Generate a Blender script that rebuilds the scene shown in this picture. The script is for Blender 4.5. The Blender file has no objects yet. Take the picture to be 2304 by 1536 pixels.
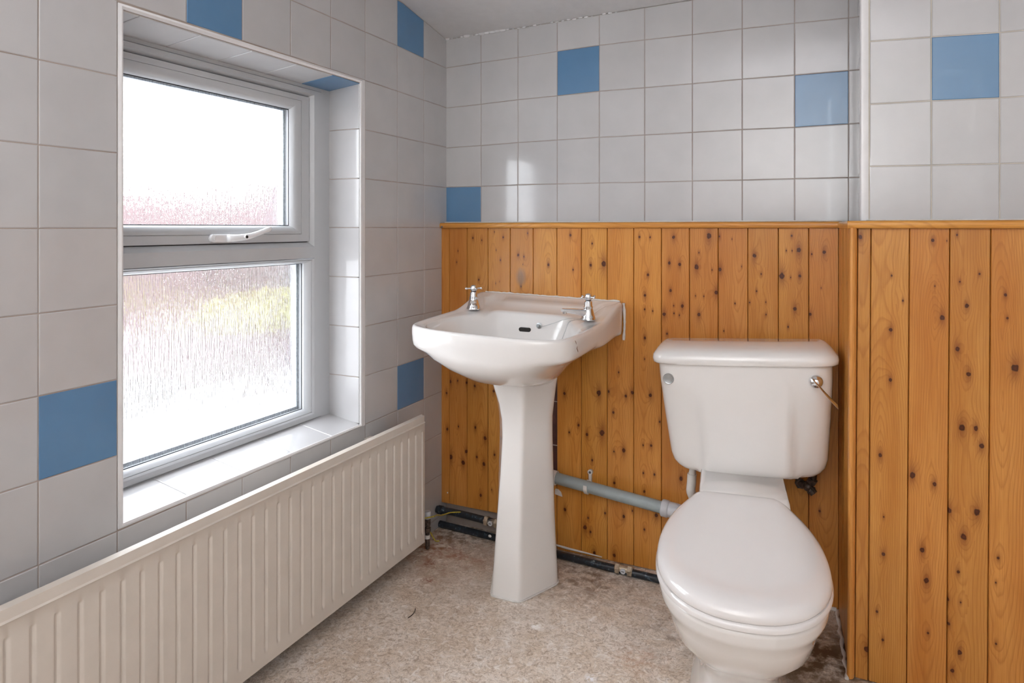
import bpy, math, random
from mathutils import Vector, Matrix
random.seed(7)
R = math.radians
PI = math.pi
H = 1.098            # height of the camera above the floor; tables below are relative to the camera's height
scn = bpy.context.scene
COL = scn.collection

# ------------------------------------------------------------------ camera
cd = bpy.data.cameras.new('camera')
cam = bpy.data.objects.new('camera', cd)
COL.objects.link(cam)
cam.location = (1.3075, -2.2078, H)
cam.rotation_euler = (R(90), 0, R(25.1214))
cd.sensor_width = 36.0
cd.lens = 1533.8 / 2304 * 36
cd.shift_y = -255.33 / 2304
cd.clip_start = 0.02
scn.camera = cam

# ------------------------------------------------------------------ sky, lamps, exposure
world = bpy.data.worlds.new('overcast_sky')
scn.world = world
world.use_nodes = True
bgn = world.node_tree.nodes['Background']
bgn.inputs[0].default_value = (0.90, 0.95, 1.0, 1)
bgn.inputs[1].default_value = 17.0

def area(name, loc, rot, sx, sy, power, col, portal=False):
    l = bpy.data.lights.new(name, 'AREA')
    l.shape = 'RECTANGLE'; l.size = sx; l.size_y = sy; l.energy = power; l.color = col
    if portal: l.cycles.is_portal = True
    o = bpy.data.objects.new(name, l); COL.objects.link(o)
    o.location = loc; o.rotation_euler = rot
    return o
area('window_portal', (-0.21, -0.93, H - 0.08), (0, R(-90), 0), 1.1, 0.86, 1, (1, 1, 1), True)
area('bounced_fill_light', (1.15, -2.40, H + 0.35), (R(-140), 0, 0), 0.9, 0.5, 42, (0.98, 0.985, 1.0))  # unseen fill added behind the camera, bounced off rear wall and ceiling; no fitting

vs = scn.view_settings
vs.view_transform = 'Standard'; vs.look = 'None'; vs.exposure = 0.10; vs.gamma = 1.0
vs.use_curve_mapping = False
scn.cycles.use_denoising = True
scn.cycles.max_bounces = 11
scn.cycles.diffuse_bounces = 5
scn.cycles.transparent_max_bounces = 16
scn.cycles.sample_clamp_indirect = 6

# ------------------------------------------------------------------ materials
def new_mat(name):
    m = bpy.data.materials.new(name); m.use_nodes = True
    nt = m.node_tree
    return m, nt, nt.nodes['Principled BSDF']

def N(nt, typ, **kw):
    n = nt.nodes.new(typ)
    for k, v in kw.items():
        if k.startswith('i_'):
            key = k[2:]
            n.inputs[int(key) if key.isdigit() else key].default_value = v
        else: setattr(n, k, v)
    return n

def math_n(nt, op, a, b=None, c=None, clamp=False):
    n = nt.nodes.new('ShaderNodeMath'); n.operation = op; n.use_clamp = clamp
    for i, v in enumerate((a, b, c)):
        if v is None: continue
        if isinstance(v, (int, float)): n.inputs[i].default_value = v
        else: nt.links.new(v, n.inputs[i])
    return n.outputs[0]

def mix_n(nt, fac, a, b, blend='MIX'):
    n = nt.nodes.new('ShaderNodeMix'); n.data_type = 'RGBA'; n.blend_type = blend
    for idx, v in ((0, fac), (6, a), (7, b)):
        if isinstance(v, (int, float)): n.inputs[idx].default_value = v
        elif isinstance(v, tuple): n.inputs[idx].default_value = v + (1,) if len(v) == 3 else v
        else: nt.links.new(v, n.inputs[idx])
    return n.outputs[2]

def ramp_n(nt, fac, stops, interp='LINEAR'):
    n = nt.nodes.new('ShaderNodeValToRGB'); n.color_ramp.interpolation = interp
    el = n.color_ramp.elements
    while len(el) < len(stops): el.new(0.5)
    for e, (p, c) in zip(el, stops):
        e.position = p; e.color = c + (1,) if len(c) == 3 else c
    nt.links.new(fac, n.inputs[0])
    return n.outputs[0]

def noise_n(nt, vec, scale, detail=3, rough=0.5, dist=0.0):
    n = N(nt, 'ShaderNodeTexNoise'); n.inputs['Scale'].default_value = scale
    n.inputs['Detail'].default_value = detail; n.inputs['Roughness'].default_value = rough
    n.inputs['Distortion'].default_value = dist
    if vec is not None: nt.links.new(vec, n.inputs['Vector'])
    return n.outputs[0]

def mapping(nt, vec, scale=(1, 1, 1), loc=(0, 0, 0)):
    n = N(nt, 'ShaderNodeMapping'); n.inputs['Scale'].default_value = scale; n.inputs['Location'].default_value = loc
    nt.links.new(vec, n.inputs['Vector'])
    return n.outputs[0]

def objco(nt):
    return N(nt, 'ShaderNodeTexCoord').outputs['Object']

def bump(nt, bs, height, strength, dist):
    b = N(nt, 'ShaderNodeBump'); b.inputs['Strength'].default_value = strength; b.inputs['Distance'].default_value = dist
    nt.links.new(height, b.inputs['Height']); nt.links.new(b.outputs[0], bs.inputs['Normal'])
    return b

def simple(name, col, rough=0.5, metal=0.0, coat=0.0, nscale=0, namp=0.06, bstr=0, spec=0.5, bscale=None):
    m, nt, b = new_mat(name)
    b.inputs['Roughness'].default_value = rough
    b.inputs['Metallic'].default_value = metal
    b.inputs['Coat Weight'].default_value = coat
    b.inputs['Coat Roughness'].default_value = 0.06
    b.inputs['Specular IOR Level'].default_value = spec
    if nscale:
        f = noise_n(nt, objco(nt), nscale, 4, 0.6)
        lo = tuple(c * (1 - namp) for c in col); hi = tuple(min(1, c * (1 + namp)) for c in col)
        nt.links.new(ramp_n(nt, f, [(0.3, lo), (0.7, hi)]), b.inputs['Base Color'])
        if bstr: bump(nt, b, noise_n(nt, objco(nt), bscale or nscale, 3, 0.5), bstr, 0.002)
    else: b.inputs['Base Color'].default_value = col + (1,)
    return m

def tile_mat(name, lo, hi, rough):
    m, nt, b = new_mat(name)
    oc = objco(nt)
    a = N(nt, 'ShaderNodeAttribute'); a.attribute_name = 'trand'
    base = ramp_n(nt, noise_n(nt, oc, 9, 3, 0.5), [(0.3, lo), (0.7, hi)])
    v = math_n(nt, 'MULTIPLY_ADD', a.outputs['Fac'], 0.05, 0.975)
    hs = N(nt, 'ShaderNodeHueSaturation'); nt.links.new(v, hs.inputs['Value']); nt.links.new(base, hs.inputs['Color'])
    nt.links.new(hs.outputs[0], b.inputs['Base Color'])
    b.inputs['Roughness'].default_value = rough
    b.inputs['Coat Weight'].default_value = 0.35; b.inputs['Coat Roughness'].default_value = 0.04
    bump(nt, b, noise_n(nt, oc, 14, 2, 0.4), 0.12, 0.004)
    return m

M = {}
M['tile'] = tile_mat('white_glazed_tile', (0.475, 0.468, 0.475), (0.51, 0.503, 0.51), 0.13)
M['tile_blue'] = tile_mat('blue_glazed_tile', (0.088, 0.208, 0.375), (0.098, 0.228, 0.405), 0.22)
m, nt, b = new_mat('grout'); M['grout'] = m
g1 = noise_n(nt, objco(nt), 7, 4, 0.6)
nt.links.new(ramp_n(nt, g1, [(0.25, (0.27, 0.21, 0.175)), (0.5, (0.36, 0.30, 0.265)), (0.75, (0.44, 0.385, 0.345))]), b.inputs['Base Color'])
b.inputs['Roughness'].default_value = 0.9
M['grout_pale'] = simple('pale_grout', (0.55, 0.51, 0.44), 0.9, nscale=9, namp=0.15)
M['ceramic'] = simple('white_ceramic', (0.78, 0.755, 0.735), 0.10, coat=0.5, nscale=5, namp=0.015, bstr=0.03, bscale=11)
M['ceramic_seat'] = simple('white_seat_plastic', (0.77, 0.74, 0.73), 0.14, coat=0.3, nscale=5, namp=0.012)
M['upvc'] = simple('white_window_plastic', (0.49, 0.503, 0.525), 0.28, nscale=12, namp=0.02)
M['bead'] = simple('white_trim_plastic', (0.78, 0.77, 0.78), 0.25, nscale=20, namp=0.04)
M['handle'] = simple('white_handle_paint', (0.76, 0.76, 0.78), 0.25, coat=0.3, nscale=30, namp=0.02)
M['chrome'] = simple('chrome', (0.80, 0.81, 0.83), 0.07, metal=1.0, nscale=60, namp=0.05)
M['dull_chrome'] = simple('dull_chrome', (0.42, 0.44, 0.45), 0.3, metal=0.9, nscale=60, namp=0.1)
M['radiator'] = simple('cream_radiator_paint', (0.62, 0.56, 0.50), 0.42, nscale=18, namp=0.03)
M['ceiling'] = simple('ceiling_paint', (0.66, 0.655, 0.67), 0.9, nscale=30, namp=0.03, bstr=0.2, bscale=220)
M['plain_wall'] = simple('plain_wall_paint', (0.80, 0.79, 0.77), 0.8, nscale=3, namp=0.02)
M['rubber'] = simple('black_gasket', (0.012, 0.012, 0.02), 0.5)
M['spacer'] = simple('pane_spacer_metal', (0.30, 0.33, 0.36), 0.45, metal=0.3, nscale=200, namp=0.4)
M['grey_pipe'] = simple('grey_waste_pipe', (0.30, 0.345, 0.35), 0.42, nscale=14, namp=0.12)
M['pale_grey'] = simple('pale_grey_fitting', (0.50, 0.51, 0.54), 0.4, nscale=20, namp=0.06)
M['white_plastic'] = simple('white_pipe_plastic', (0.66, 0.63, 0.60), 0.35, nscale=30, namp=0.08)
M['stain'] = simple('brown_stain', (0.16, 0.07, 0.04), 0.5)
M['brass'] = simple('tarnished_brass', (0.46, 0.37, 0.27), 0.42, metal=0.55, nscale=90, namp=0.35)
M['dark_brass'] = simple('blackened_brass', (0.075, 0.055, 0.045), 0.45, metal=0.4, nscale=110, namp=0.7, bstr=0.5, bscale=160)
M['dark_hole'] = simple('dark_hole', (0.015, 0.012, 0.010), 0.8)
M['brown_tile'] = simple('old_brown_tile', (0.065, 0.022, 0.018), 0.35, nscale=40, namp=0.3)
M['sealant'] = simple('white_sealant', (0.70, 0.67, 0.64), 0.5, nscale=80, namp=0.08, bstr=0.5, bscale=130)
M['wire'] = simple('yellow_green_wire', (0.42, 0.34, 0.04), 0.45, nscale=90, namp=0.5)
M['steel'] = simple('screw_steel', (0.20, 0.20, 0.22), 0.35, metal=0.8, nscale=60, namp=0.1)
M['lamp_white'] = simple('lamp_housing', (0.8, 0.8, 0.78), 0.5)
# pipe: black paint with chips
m, nt, b = new_mat('chipped_black_paint'); M['black_pipe'] = m
f = noise_n(nt, objco(nt), 75, 5, 0.65)
nt.links.new(ramp_n(nt, f, [(0.0, (0.010, 0.012, 0.016)), (0.54, (0.016, 0.020, 0.026)), (0.62, (0.04, 0.07, 0.10)), (0.69, (0.30, 0.31, 0.28))]), b.inputs['Base Color'])
b.inputs['Roughness'].default_value = 0.3
bump(nt, b, f, 0.4, 0.002)
# lino floor
m, nt, b = new_mat('mottled_lino'); M['lino'] = m
oc = objco(nt)
warp = noise_n(nt, oc, 9, 4, 0.6)
vadd = N(nt, 'ShaderNodeVectorMath'); vadd.operation = 'MULTIPLY_ADD'
wn = N(nt, 'ShaderNodeTexNoise'); wn.inputs['Scale'].default_value = 11; wn.inputs['Detail'].default_value = 5
nt.links.new(oc, wn.inputs['Vector'])
nt.links.new(wn.outputs['Color'], vadd.inputs[0]); vadd.inputs[1].default_value = (0.035, 0.035, 0.035); nt.links.new(oc, vadd.inputs[2])
wv = vadd.outputs[0]
f1 = noise_n(nt, wv, 8.5, 7, 0.68, 0.8)
f2 = noise_n(nt, wv, 58, 7, 0.75, 1.6)
f3 = noise_n(nt, wv, 125, 4, 0.7, 2.2)
base = ramp_n(nt, f1, [(0.25, (0.55, 0.42, 0.31)), (0.42, (0.72, 0.60, 0.49)), (0.55, (0.81, 0.71, 0.62)), (0.75, (0.87, 0.80, 0.74))])
base = mix_n(nt, ramp_n(nt, f2, [(0.38, (0.85, 0.85, 0.85)), (0.53, (0, 0, 0))]), base, (0.36, 0.26, 0.185))
cr = math_n(nt, 'ABSOLUTE', math_n(nt, 'SUBTRACT', f3, 0.5))
base = mix_n(nt, ramp_n(nt, cr, [(0.0, (0.75, 0.75, 0.75)), (0.035, (0, 0, 0))]), base, (0.23, 0.175, 0.14))
base = mix_n(nt, ramp_n(nt, noise_n(nt, wv, 46, 5, 0.65, 1.2), [(0.53, (0, 0, 0)), (0.68, (0.7, 0.7, 0.7))]), base, (0.88, 0.84, 0.80))
# rust and grime with shapes of their own: near the radiator's right-hand valve, under the pipes, beside the toilet
def blotch(cx, cy, r, col, amt, scale, lo=0.45, hi=0.62):
    global base
    vd = N(nt, 'ShaderNodeVectorMath'); vd.operation = 'DISTANCE'
    nt.links.new(oc, vd.inputs[0]); vd.inputs[1].default_value = (cx, cy, -H)
    near = N(nt, 'ShaderNodeMapRange'); near.inputs[1].default_value = r; near.inputs[2].default_value = r * 0.2
    near.inputs[3].default_value = 0; near.inputs[4].default_value = amt
    nt.links.new(vd.outputs['Value'], near.inputs[0])
    pat = ramp_n(nt, noise_n(nt, wv, scale, 5, 0.65), [(lo, (0, 0, 0)), (hi, (1, 1, 1))])
    base = mix_n(nt, math_n(nt, 'MULTIPLY', near.outputs[0], pat), base, col)
blotch(0.05, -0.17, 0.17, (0.26, 0.085, 0.02), 1.0, 40)
blotch(0.15, -0.24, 0.22, (0.36, 0.16, 0.09), 0.75, 28)
blotch(0.171, -0.395, 0.030, (0.24, 0.06, 0.025), 1.0, 120, 0.46, 0.54)
blotch(0.115, -0.30, 0.030, (0.24, 0.06, 0.025), 1.0, 120, 0.46, 0.54)
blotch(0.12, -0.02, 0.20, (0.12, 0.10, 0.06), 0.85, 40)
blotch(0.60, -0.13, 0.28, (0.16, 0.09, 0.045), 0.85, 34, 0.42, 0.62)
blotch(0.30, -0.30, 0.45, (0.36, 0.27, 0.20), 0.5, 9)
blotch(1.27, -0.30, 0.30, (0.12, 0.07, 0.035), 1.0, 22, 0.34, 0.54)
blotch(0.95, -0.36, 0.20, (0.22, 0.17, 0.13), 0.6, 22)
blotch(0.86, -0.50, 0.09, (0.42, 0.22, 0.12), 0.6, 50, 0.45, 0.6)
blotch(0.568, -0.479, 0.020, (0.92, 0.90, 0.88), 1.0, 130, 0.47, 0.50)
blotch(0.776, -0.621, 0.020, (0.92, 0.90, 0.92), 1.0, 130, 0.47, 0.50)
nt.links.new(base, b.inputs['Base Color'])
b.inputs['Roughness'].default_value = 0.55
bump(nt, b, f3, 0.25, 0.0015)

# varnished pine: mesh attributes 'wc' (across board, along board, board seed) and 'kn' (across, along, radius of the nearest knot)
def pine(name, light, mid, dark, satin=0.33):
    m, nt, b = new_mat(name)
    wc = N(nt, 'ShaderNodeAttribute'); wc.attribute_name = 'wc'
    kn = N(nt, 'ShaderNodeAttribute'); kn.attribute_name = 'kn'
    s1 = N(nt, 'ShaderNodeSeparateXYZ'); nt.links.new(wc.outputs['Vector'], s1.inputs[0])
    s2 = N(nt, 'ShaderNodeSeparateXYZ'); nt.links.new(kn.outputs['Vector'], s2.inputs[0])
    ux, z, rnd = s1.outputs
    kx = math_n(nt, 'SUBTRACT', ux, s2.outputs[0]); kz = math_n(nt, 'SUBTRACT', z, s2.outputs[1]); kr = s2.outputs[2]
    def vec(x, y, zz):
        c = N(nt, 'ShaderNodeCombineXYZ')
        for i, v in enumerate((x, y, zz)):
            if isinstance(v, (int, float)): c.inputs[i].default_value = v
            else: nt.links.new(v, c.inputs[i])
        return c.outputs[0]
    seed = math_n(nt, 'MULTIPLY', rnd, 37.0)
    # knot distance in radii, with a wobbly outline
    wob = noise_n(nt, vec(math_n(nt, 'MULTIPLY', ux, 160), math_n(nt, 'MULTIPLY', z, 110), seed), 1.0, 2, 0.5)
    kd = math_n(nt, 'SQRT', math_n(nt, 'ADD', math_n(nt, 'POWER', math_n(nt, 'ABSOLUTE', kx), 2.0), math_n(nt, 'POWER', math_n(nt, 'ABSOLUTE', math_n(nt, 'MULTIPLY', kz, 0.82)), 2.0)))
    t = math_n(nt, 'DIVIDE', kd, kr)
    t = math_n(nt, 'MULTIPLY', t, math_n(nt, 'MULTIPLY_ADD', wob, 1.1, 0.5))
    # log-slice rings
    h = math_n(nt, 'MULTIPLY_ADD', noise_n(nt, vec(0.0, math_n(nt, 'MULTIPLY', z, 1.4), seed), 1.0, 2, 0.4), 0.13, -0.045)
    off = math_n(nt, 'MULTIPLY_ADD', noise_n(nt, vec(3.0, math_n(nt, 'MULTIPLY', z, 0.8), seed), 1.0, 1, 0.4), 0.05, -0.025)
    off = math_n(nt, 'ADD', off, math_n(nt, 'MULTIPLY_ADD', rnd, 0.05, -0.025))
    dx = math_n(nt, 'ADD', ux, off)
    d = math_n(nt, 'SQRT', math_n(nt, 'ADD', math_n(nt, 'MULTIPLY', dx, dx), math_n(nt, 'MULTIPLY', h, h)))
    # rings swerve round the knots
    push = math_n(nt, 'MULTIPLY', math_n(nt, 'EXPONENT', math_n(nt, 'MULTIPLY', math_n(nt, 'ADD', math_n(nt, 'POWER', math_n(nt, 'ABSOLUTE', kx), 2.0), math_n(nt, 'MULTIPLY', math_n(nt, 'POWER', math_n(nt, 'ABSOLUTE', kz), 2.0), 0.32)), -4200.0)), math_n(nt, 'MULTIPLY', kr, 2.0))
    d = math_n(nt, 'SUBTRACT', d, push)
    d = math_n(nt, 'ADD', d, math_n(nt, 'MULTIPLY', noise_n(nt, vec(math_n(nt, 'MULTIPLY', ux, 60), math_n(nt, 'MULTIPLY', z, 5), seed), 1.0, 3, 0.5), 0.004))
    ring = math_n(nt, 'FRACT', math_n(nt, 'MULTIPLY', d, 205.0))
    late = ramp_n(nt, ring, [(0.0, (0.0,) * 3), (0.55, (0.10,) * 3), (0.86, (1.0,) * 3), (0.97, (0.25,) * 3), (1.0, (0.0,) * 3)])
    fib = noise_n(nt, vec(math_n(nt, 'MULTIPLY', ux, 900), math_n(nt, 'MULTIPLY', z, 14), seed), 1.0, 3, 0.6)
    tone = noise_n(nt, vec(math_n(nt, 'MULTIPLY', ux, 22), math_n(nt, 'MULTIPLY', z, 2.6), seed), 1.0, 3, 0.5)
    col = ramp_n(nt, tone, [(0.3, mid), (0.65, light)])
    brd = N(nt, 'ShaderNodeHueSaturation')
    nt.links.new(col, brd.inputs['Color'])
    nt.links.new(math_n(nt, 'MULTIPLY_ADD', math_n(nt, 'FRACT', math_n(nt, 'MULTIPLY', rnd, 7.31)), 0.14, 0.93), brd.inputs['Value'])
    nt.links.new(math_n(nt, 'MULTIPLY_ADD', math_n(nt, 'FRACT', math_n(nt, 'MULTIPLY', rnd, 3.7)), 0.010, 0.495), brd.inputs['Hue'])
    col = brd.outputs[0]
    col = mix_n(nt, math_n(nt, 'MULTIPLY', late, 0.36), col, dark)
    col = mix_n(nt, math_n(nt, 'MULTIPLY', ramp_n(nt, fib, [(0.38, (1,) * 3), (0.58, (0,) * 3)]), 0.30), col, dark)
    t2 = math_n(nt, 'DIVIDE', math_n(nt, 'SQRT', math_n(nt, 'ADD', math_n(nt, 'POWER', math_n(nt, 'ABSOLUTE', kx), 2.0), math_n(nt, 'POWER', math_n(nt, 'ABSOLUTE', math_n(nt, 'MULTIPLY', kz, 0.36)), 2.0))), kr)
    t2 = math_n(nt, 'MULTIPLY', t2, math_n(nt, 'MULTIPLY_ADD', fib, 0.9, 0.55))
    halo = ramp_n(nt, math_n(nt, 'DIVIDE', t2, 5.0), [(0.12, (0.75,) * 3), (0.24, (0.42,) * 3), (0.42, (0.10,) * 3), (0.6, (0.0,) * 3)])
    col = mix_n(nt, math_n(nt, 'MULTIPLY', halo, 0.85), col, (0.20, 0.050, 0.008))
    core = ramp_n(nt, t, [(0.72, (1,) * 3), (1.02, (0,) * 3)])
    kc = ramp_n(nt, t, [(0.0, (0.085, 0.016, 0.005)), (0.55, (0.055, 0.009, 0.003)), (0.9, (0.022, 0.004, 0.002))])
    col = mix_n(nt, math_n(nt, 'MULTIPLY', core, 0.93), col, kc)
    # grey water stain on the board behind the left-hand tap
    so = N(nt, 'ShaderNodeSeparateXYZ'); nt.links.new(objco(nt), so.inputs[0])
    ex = math_n(nt, 'DIVIDE', math_n(nt, 'SUBTRACT', so.outputs[0], 0.325 - 0.66), 0.042); ez = math_n(nt, 'DIVIDE', math_n(nt, 'SUBTRACT', so.outputs[2], H - 0.175), 0.085)
    er = math_n(nt, 'SQRT', math_n(nt, 'ADD', math_n(nt, 'MULTIPLY', ex, ex), math_n(nt, 'MULTIPLY', ez, ez)))
    er = math_n(nt, 'ADD', er, math_n(nt, 'MULTIPLY', tone, 0.9))
    col = mix_n(nt, ramp_n(nt, er, [(0.75, (0.7,) * 3), (1.0, (0.0,) * 3)]), col, (0.22, 0.155, 0.115))
    nt.links.new(col, b.inputs['Base Color'])
    b.inputs['Roughness'].default_value = satin
    b.inputs['Coat Weight'].default_value = 0.08; b.inputs['Coat Roughness'].default_value = 0.2; b.inputs['Specular IOR Level'].default_value = 0.35
    bump(nt, b, math_n(nt, 'ADD', fib, late), 0.10, 0.0008)
    return m
M['pine'] = pine('varnished_pine', (0.62, 0.280, 0.062), (0.515, 0.200, 0.034), (0.30, 0.085, 0.012))
M['pine_trim'] = pine('varnished_pine_moulding', (0.68, 0.32, 0.08), (0.60, 0.245, 0.05), (0.36, 0.115, 0.02), 0.28)

# obscure glass
m, nt, b = new_mat('obscure_glass'); M['glass'] = m
out = nt.nodes['Material Output']; nt.nodes.remove(b)
oc = objco(nt)
streak = noise_n(nt, mapping(nt, oc, (1, 270, 17)), 1.0, 2, 0.5)
speck = noise_n(nt, mapping(nt, oc, (1, 190, 75)), 1.0, 2, 0.5)
hgt = math_n(nt, 'ADD', streak, math_n(nt, 'MULTIPLY', speck, 0.55))
bp = N(nt, 'ShaderNodeBump'); bp.inputs['Strength'].default_value = 1.0; bp.inputs['Distance'].default_value = 0.0015
nt.links.new(hgt, bp.inputs['Height'])
gl = N(nt, 'ShaderNodeBsdfGlass'); gl.inputs['IOR'].default_value = 1.45; gl.inputs['Roughness'].default_value = 0.03
nt.links.new(bp.outputs[0], gl.inputs['Normal'])
tr = N(nt, 'ShaderNodeBsdfTransparent')
mx = N(nt, 'ShaderNodeMixShader'); mx.inputs[0].default_value = 0.62
nt.links.new(tr.outputs[0], mx.inputs[1]); nt.links.new(gl.outputs[0], mx.inputs[2]); nt.links.new(mx.outputs[0], out.inputs[0])

# outdoor surfaces
m, nt, b = new_mat('garden_brick'); M['brick'] = m
bt = N(nt, 'ShaderNodeTexBrick'); bt.inputs['Scale'].default_value = 4.4; bt.inputs['Mortar Size'].default_value = 0.012
bt.inputs['Color1'].default_value = (0.068, 0.043, 0.044, 1); bt.inputs['Color2'].default_value = (0.058, 0.039, 0.041, 1); bt.inputs['Mortar'].default_value = (0.07, 0.056, 0.057, 1)
sx = N(nt, 'ShaderNodeSeparateXYZ'); nt.links.new(objco(nt), sx.inputs[0])
cb = N(nt, 'ShaderNodeCombineXYZ'); nt.links.new(sx.outputs[1], cb.inputs[0]); nt.links.new(sx.outputs[2], cb.inputs[1])
nt.links.new(cb.outputs[0], bt.inputs['Vector']); nt.links.new(bt.outputs[0], b.inputs['Base Color']); b.inputs['Roughness'].default_value = 0.9
M['paving'] = simple('pale_paving', (0.33, 0.335, 0.34), 0.9, nscale=3, namp=0.08)
M['leaf'] = simple('hedge_leaf', (0.145, 0.15, 0.022), 0.6, nscale=6, namp=0.5)
M['leaf_dark'] = simple('shrub_leaf', (0.024, 0.036, 0.027), 0.6, nscale=8, namp=0.5)
M['render_white'] = simple('outer_sill', (0.7, 0.7, 0.7), 0.6)

# ------------------------------------------------------------------ mesh helper
class MB:
    def __init__(s): s.v = []; s.f = []; s.m = []; s.attr = {}
    def add(s, vs_, fs, mi=0):
        o = len(s.v); s.v += [tuple(p) for p in vs_]
        for f in fs: s.f.append(tuple(i + o for i in f)); s.m.append(mi)
        return o
    def box(s, a, b_, mi=0, bev=0.0):
        x0, x1 = sorted((a[0], b_[0])); y0, y1 = sorted((a[1], b_[1])); z0, z1 = sorted((a[2], b_[2]))
        if not bev:
            s.add([(x0, y0, z0), (x1, y0, z0), (x1, y1, z0), (x0, y1, z0), (x0, y0, z1), (x1, y0, z1), (x1, y1, z1), (x0, y1, z1)],
                  [(0, 3, 2, 1), (4, 5, 6, 7), (0, 1, 5, 4), (1, 2, 6, 5), (2, 3, 7, 6), (3, 0, 4, 7)], mi); return
        c = [(x0, x1), (y0, y1), (z0, z1)]; e = bev; P = []
        idx = {}
        for i in (0, 1):
            for j in (0, 1):
                for k in (0, 1):
                    X, Y, Zz = c[0][i], c[1][j], c[2][k]
                    sx_, sy_, sz_ = (1 - 2 * i) * e, (1 - 2 * j) * e, (1 - 2 * k) * e
                    idx[(i, j, k, 'x')] = len(P); P.append((X, Y + sy_, Zz + sz_))
                    idx[(i, j, k, 'y')] = len(P); P.append((X + sx_, Y, Zz + sz_))
                    idx[(i, j, k, 'z')] = len(P); P.append((X + sx_, Y + sy_, Zz))
        F = []
        I = lambda *q: idx[q]
        F.append((I(0,0,0,'x'), I(0,0,1,'x'), I(0,1,1,'x'), I(0,1,0,'x'))); F.append((I(1,0,0,'x'), I(1,1,0,'x'), I(1,1,1,'x'), I(1,0,1,'x')))
        F.append((I(0,0,0,'y'), I(1,0,0,'y'), I(1,0,1,'y'), I(0,0,1,'y'))); F.append((I(0,1,0,'y'), I(0,1,1,'y'), I(1,1,1,'y'), I(1,1,0,'y')))
        F.append((I(0,0,0,'z'), I(0,1,0,'z'), I(1,1,0,'z'), I(1,0,0,'z'))); F.append((I(0,0,1,'z'), I(1,0,1,'z'), I(1,1,1,'z'), I(0,1,1,'z')))
        for i in (0, 1):
            for j in (0, 1):
                F.append((I(i,j,0,'x'), I(i,j,1,'x'), I(i,j,1,'y'), I(i,j,0,'y')))
                F.append((I(i,0,j,'x'), I(i,1,j,'x'), I(i,1,j,'z'), I(i,0,j,'z')))
                F.append((I(0,i,j,'y'), I(1,i,j,'y'), I(1,i,j,'z'), I(0,i,j,'z')))
                for k in (0, 1): F.append((I(i,j,k,'x'), I(i,j,k,'y'), I(i,j,k,'z')))
        s.add(P, F, mi)
    def loft(s, loops, mi=0, cap0=True, cap1=True, closed=True):
        n = len(loops[0]); P = [p for l in loops for p in l]; F = []
        for a in range(len(loops) - 1):
            for i in range(n if closed else n - 1):
                j = (i + 1) % n
                F.append((a * n + i, a * n + j, (a + 1) * n + j, (a + 1) * n + i))
        if cap0 and closed: F.append(tuple(reversed(range(n))))
        if cap1 and closed: F.append(tuple(range((len(loops) - 1) * n, len(loops) * n)))
        s.add(P, F, mi)
    def tube(s, path, r, seg=12, mi=0, caps=True):
        path = [Vector(p) for p in path]; loops = []
        rs = r if isinstance(r, (list, tuple)) else [r] * len(path)
        up = None
        for i, p in enumerate(path):
            t = (path[min(i + 1, len(path) - 1)] - path[max(i - 1, 0)]).normalized()
            if up is None: up = Vector((0, 0, 1)) if abs(t.z) < 0.9 else Vector((1, 0, 0))
            a = t.cross(up)
            if a.length < 1e-5: a = t.cross(Vector((0.3, 1, 0.2)))
            a.normalize(); c = a.cross(t).normalized(); up = c
            loops.append([p + (a * math.cos(2 * PI * k / seg) + c * math.sin(2 * PI * k / seg)) * rs[i] for k in range(seg)])
        s.loft(loops, mi, caps, caps)
    def lathe(s, prof, c, axis=(0, 0, 1), seg=28, mi=0, caps=True):
        ax = Vector(axis).normalized(); a = ax.orthogonal().normalized(); bb = ax.cross(a)
        c = Vector(c); loops = []
        for r, t in prof:
            r = max(r, 1e-5)
            loops.append([c + ax * t + (a * math.cos(2 * PI * k / seg) + bb * math.sin(2 * PI * k / seg)) * r for k in range(seg)])
        s.loft(loops, mi, caps, caps)
    def ball(s, c, r, mi=0, seg=8, rings=5, sc=(1, 1, 1)):
        c = Vector(c); loops = []
        for i in range(rings + 1):
            th = PI * i / rings
            rr = max(r * math.sin(th), 1e-5)
            loops.append([c + Vector((rr * math.cos(2 * PI * k / seg) * sc[0], rr * math.sin(2 * PI * k / seg) * sc[1], -r * math.cos(th) * sc[2])) for k in range(seg)])
        s.loft(loops, mi, False, False)
    def build(s, name, mats, parent=None, smooth=None, origin=(0, 0, 0), mods=None, wn=False):
        me = bpy.data.meshes.new(name)
        base = parent_world(parent) if parent else Vector(origin) + Vector((0, 0, H if not parent else 0))
        vv = [(p[0] - base.x, p[1] - base.y, p[2] + H - base.z) for p in s.v]
        me.from_pydata(vv, [], s.f)
        mats = mats if isinstance(mats, (list, tuple)) else [mats]
        for q in mats: me.materials.append(M[q])
        me.polygons.foreach_set('material_index', s.m)
        for k, (typ, data) in s.attr.items():
            dom = 'FACE' if k == 'kn' else 'POINT'
            if k == 'kn': data = list(data) + [(9, 9, .005)] * (len(s.f) - len(data))
            at = me.attributes.new(k, typ, dom)
            if typ == 'FLOAT': at.data.foreach_set('value', data)
            else: at.data.foreach_set('vector', [c for q in data for c in q])
        me.validate(); me.update()
        if smooth is not None:
            me.polygons.foreach_set('use_smooth', [True] * len(me.polygons))
            if smooth < 179: me.set_sharp_from_angle(angle=R(smooth))
        o = bpy.data.objects.new(name, me); COL.objects.link(o)
        if parent: o.parent = parent
        else: o.location = base
        for t, kw in (mods or []):
            md = o.modifiers.new(t.lower(), t)
            for k, v in kw.items(): setattr(md, k, v)
        return o

def parent_world(p):
    v = Vector((0, 0, 0))
    while p is not None: v += Vector(p.location); p = p.parent
    return v

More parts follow.
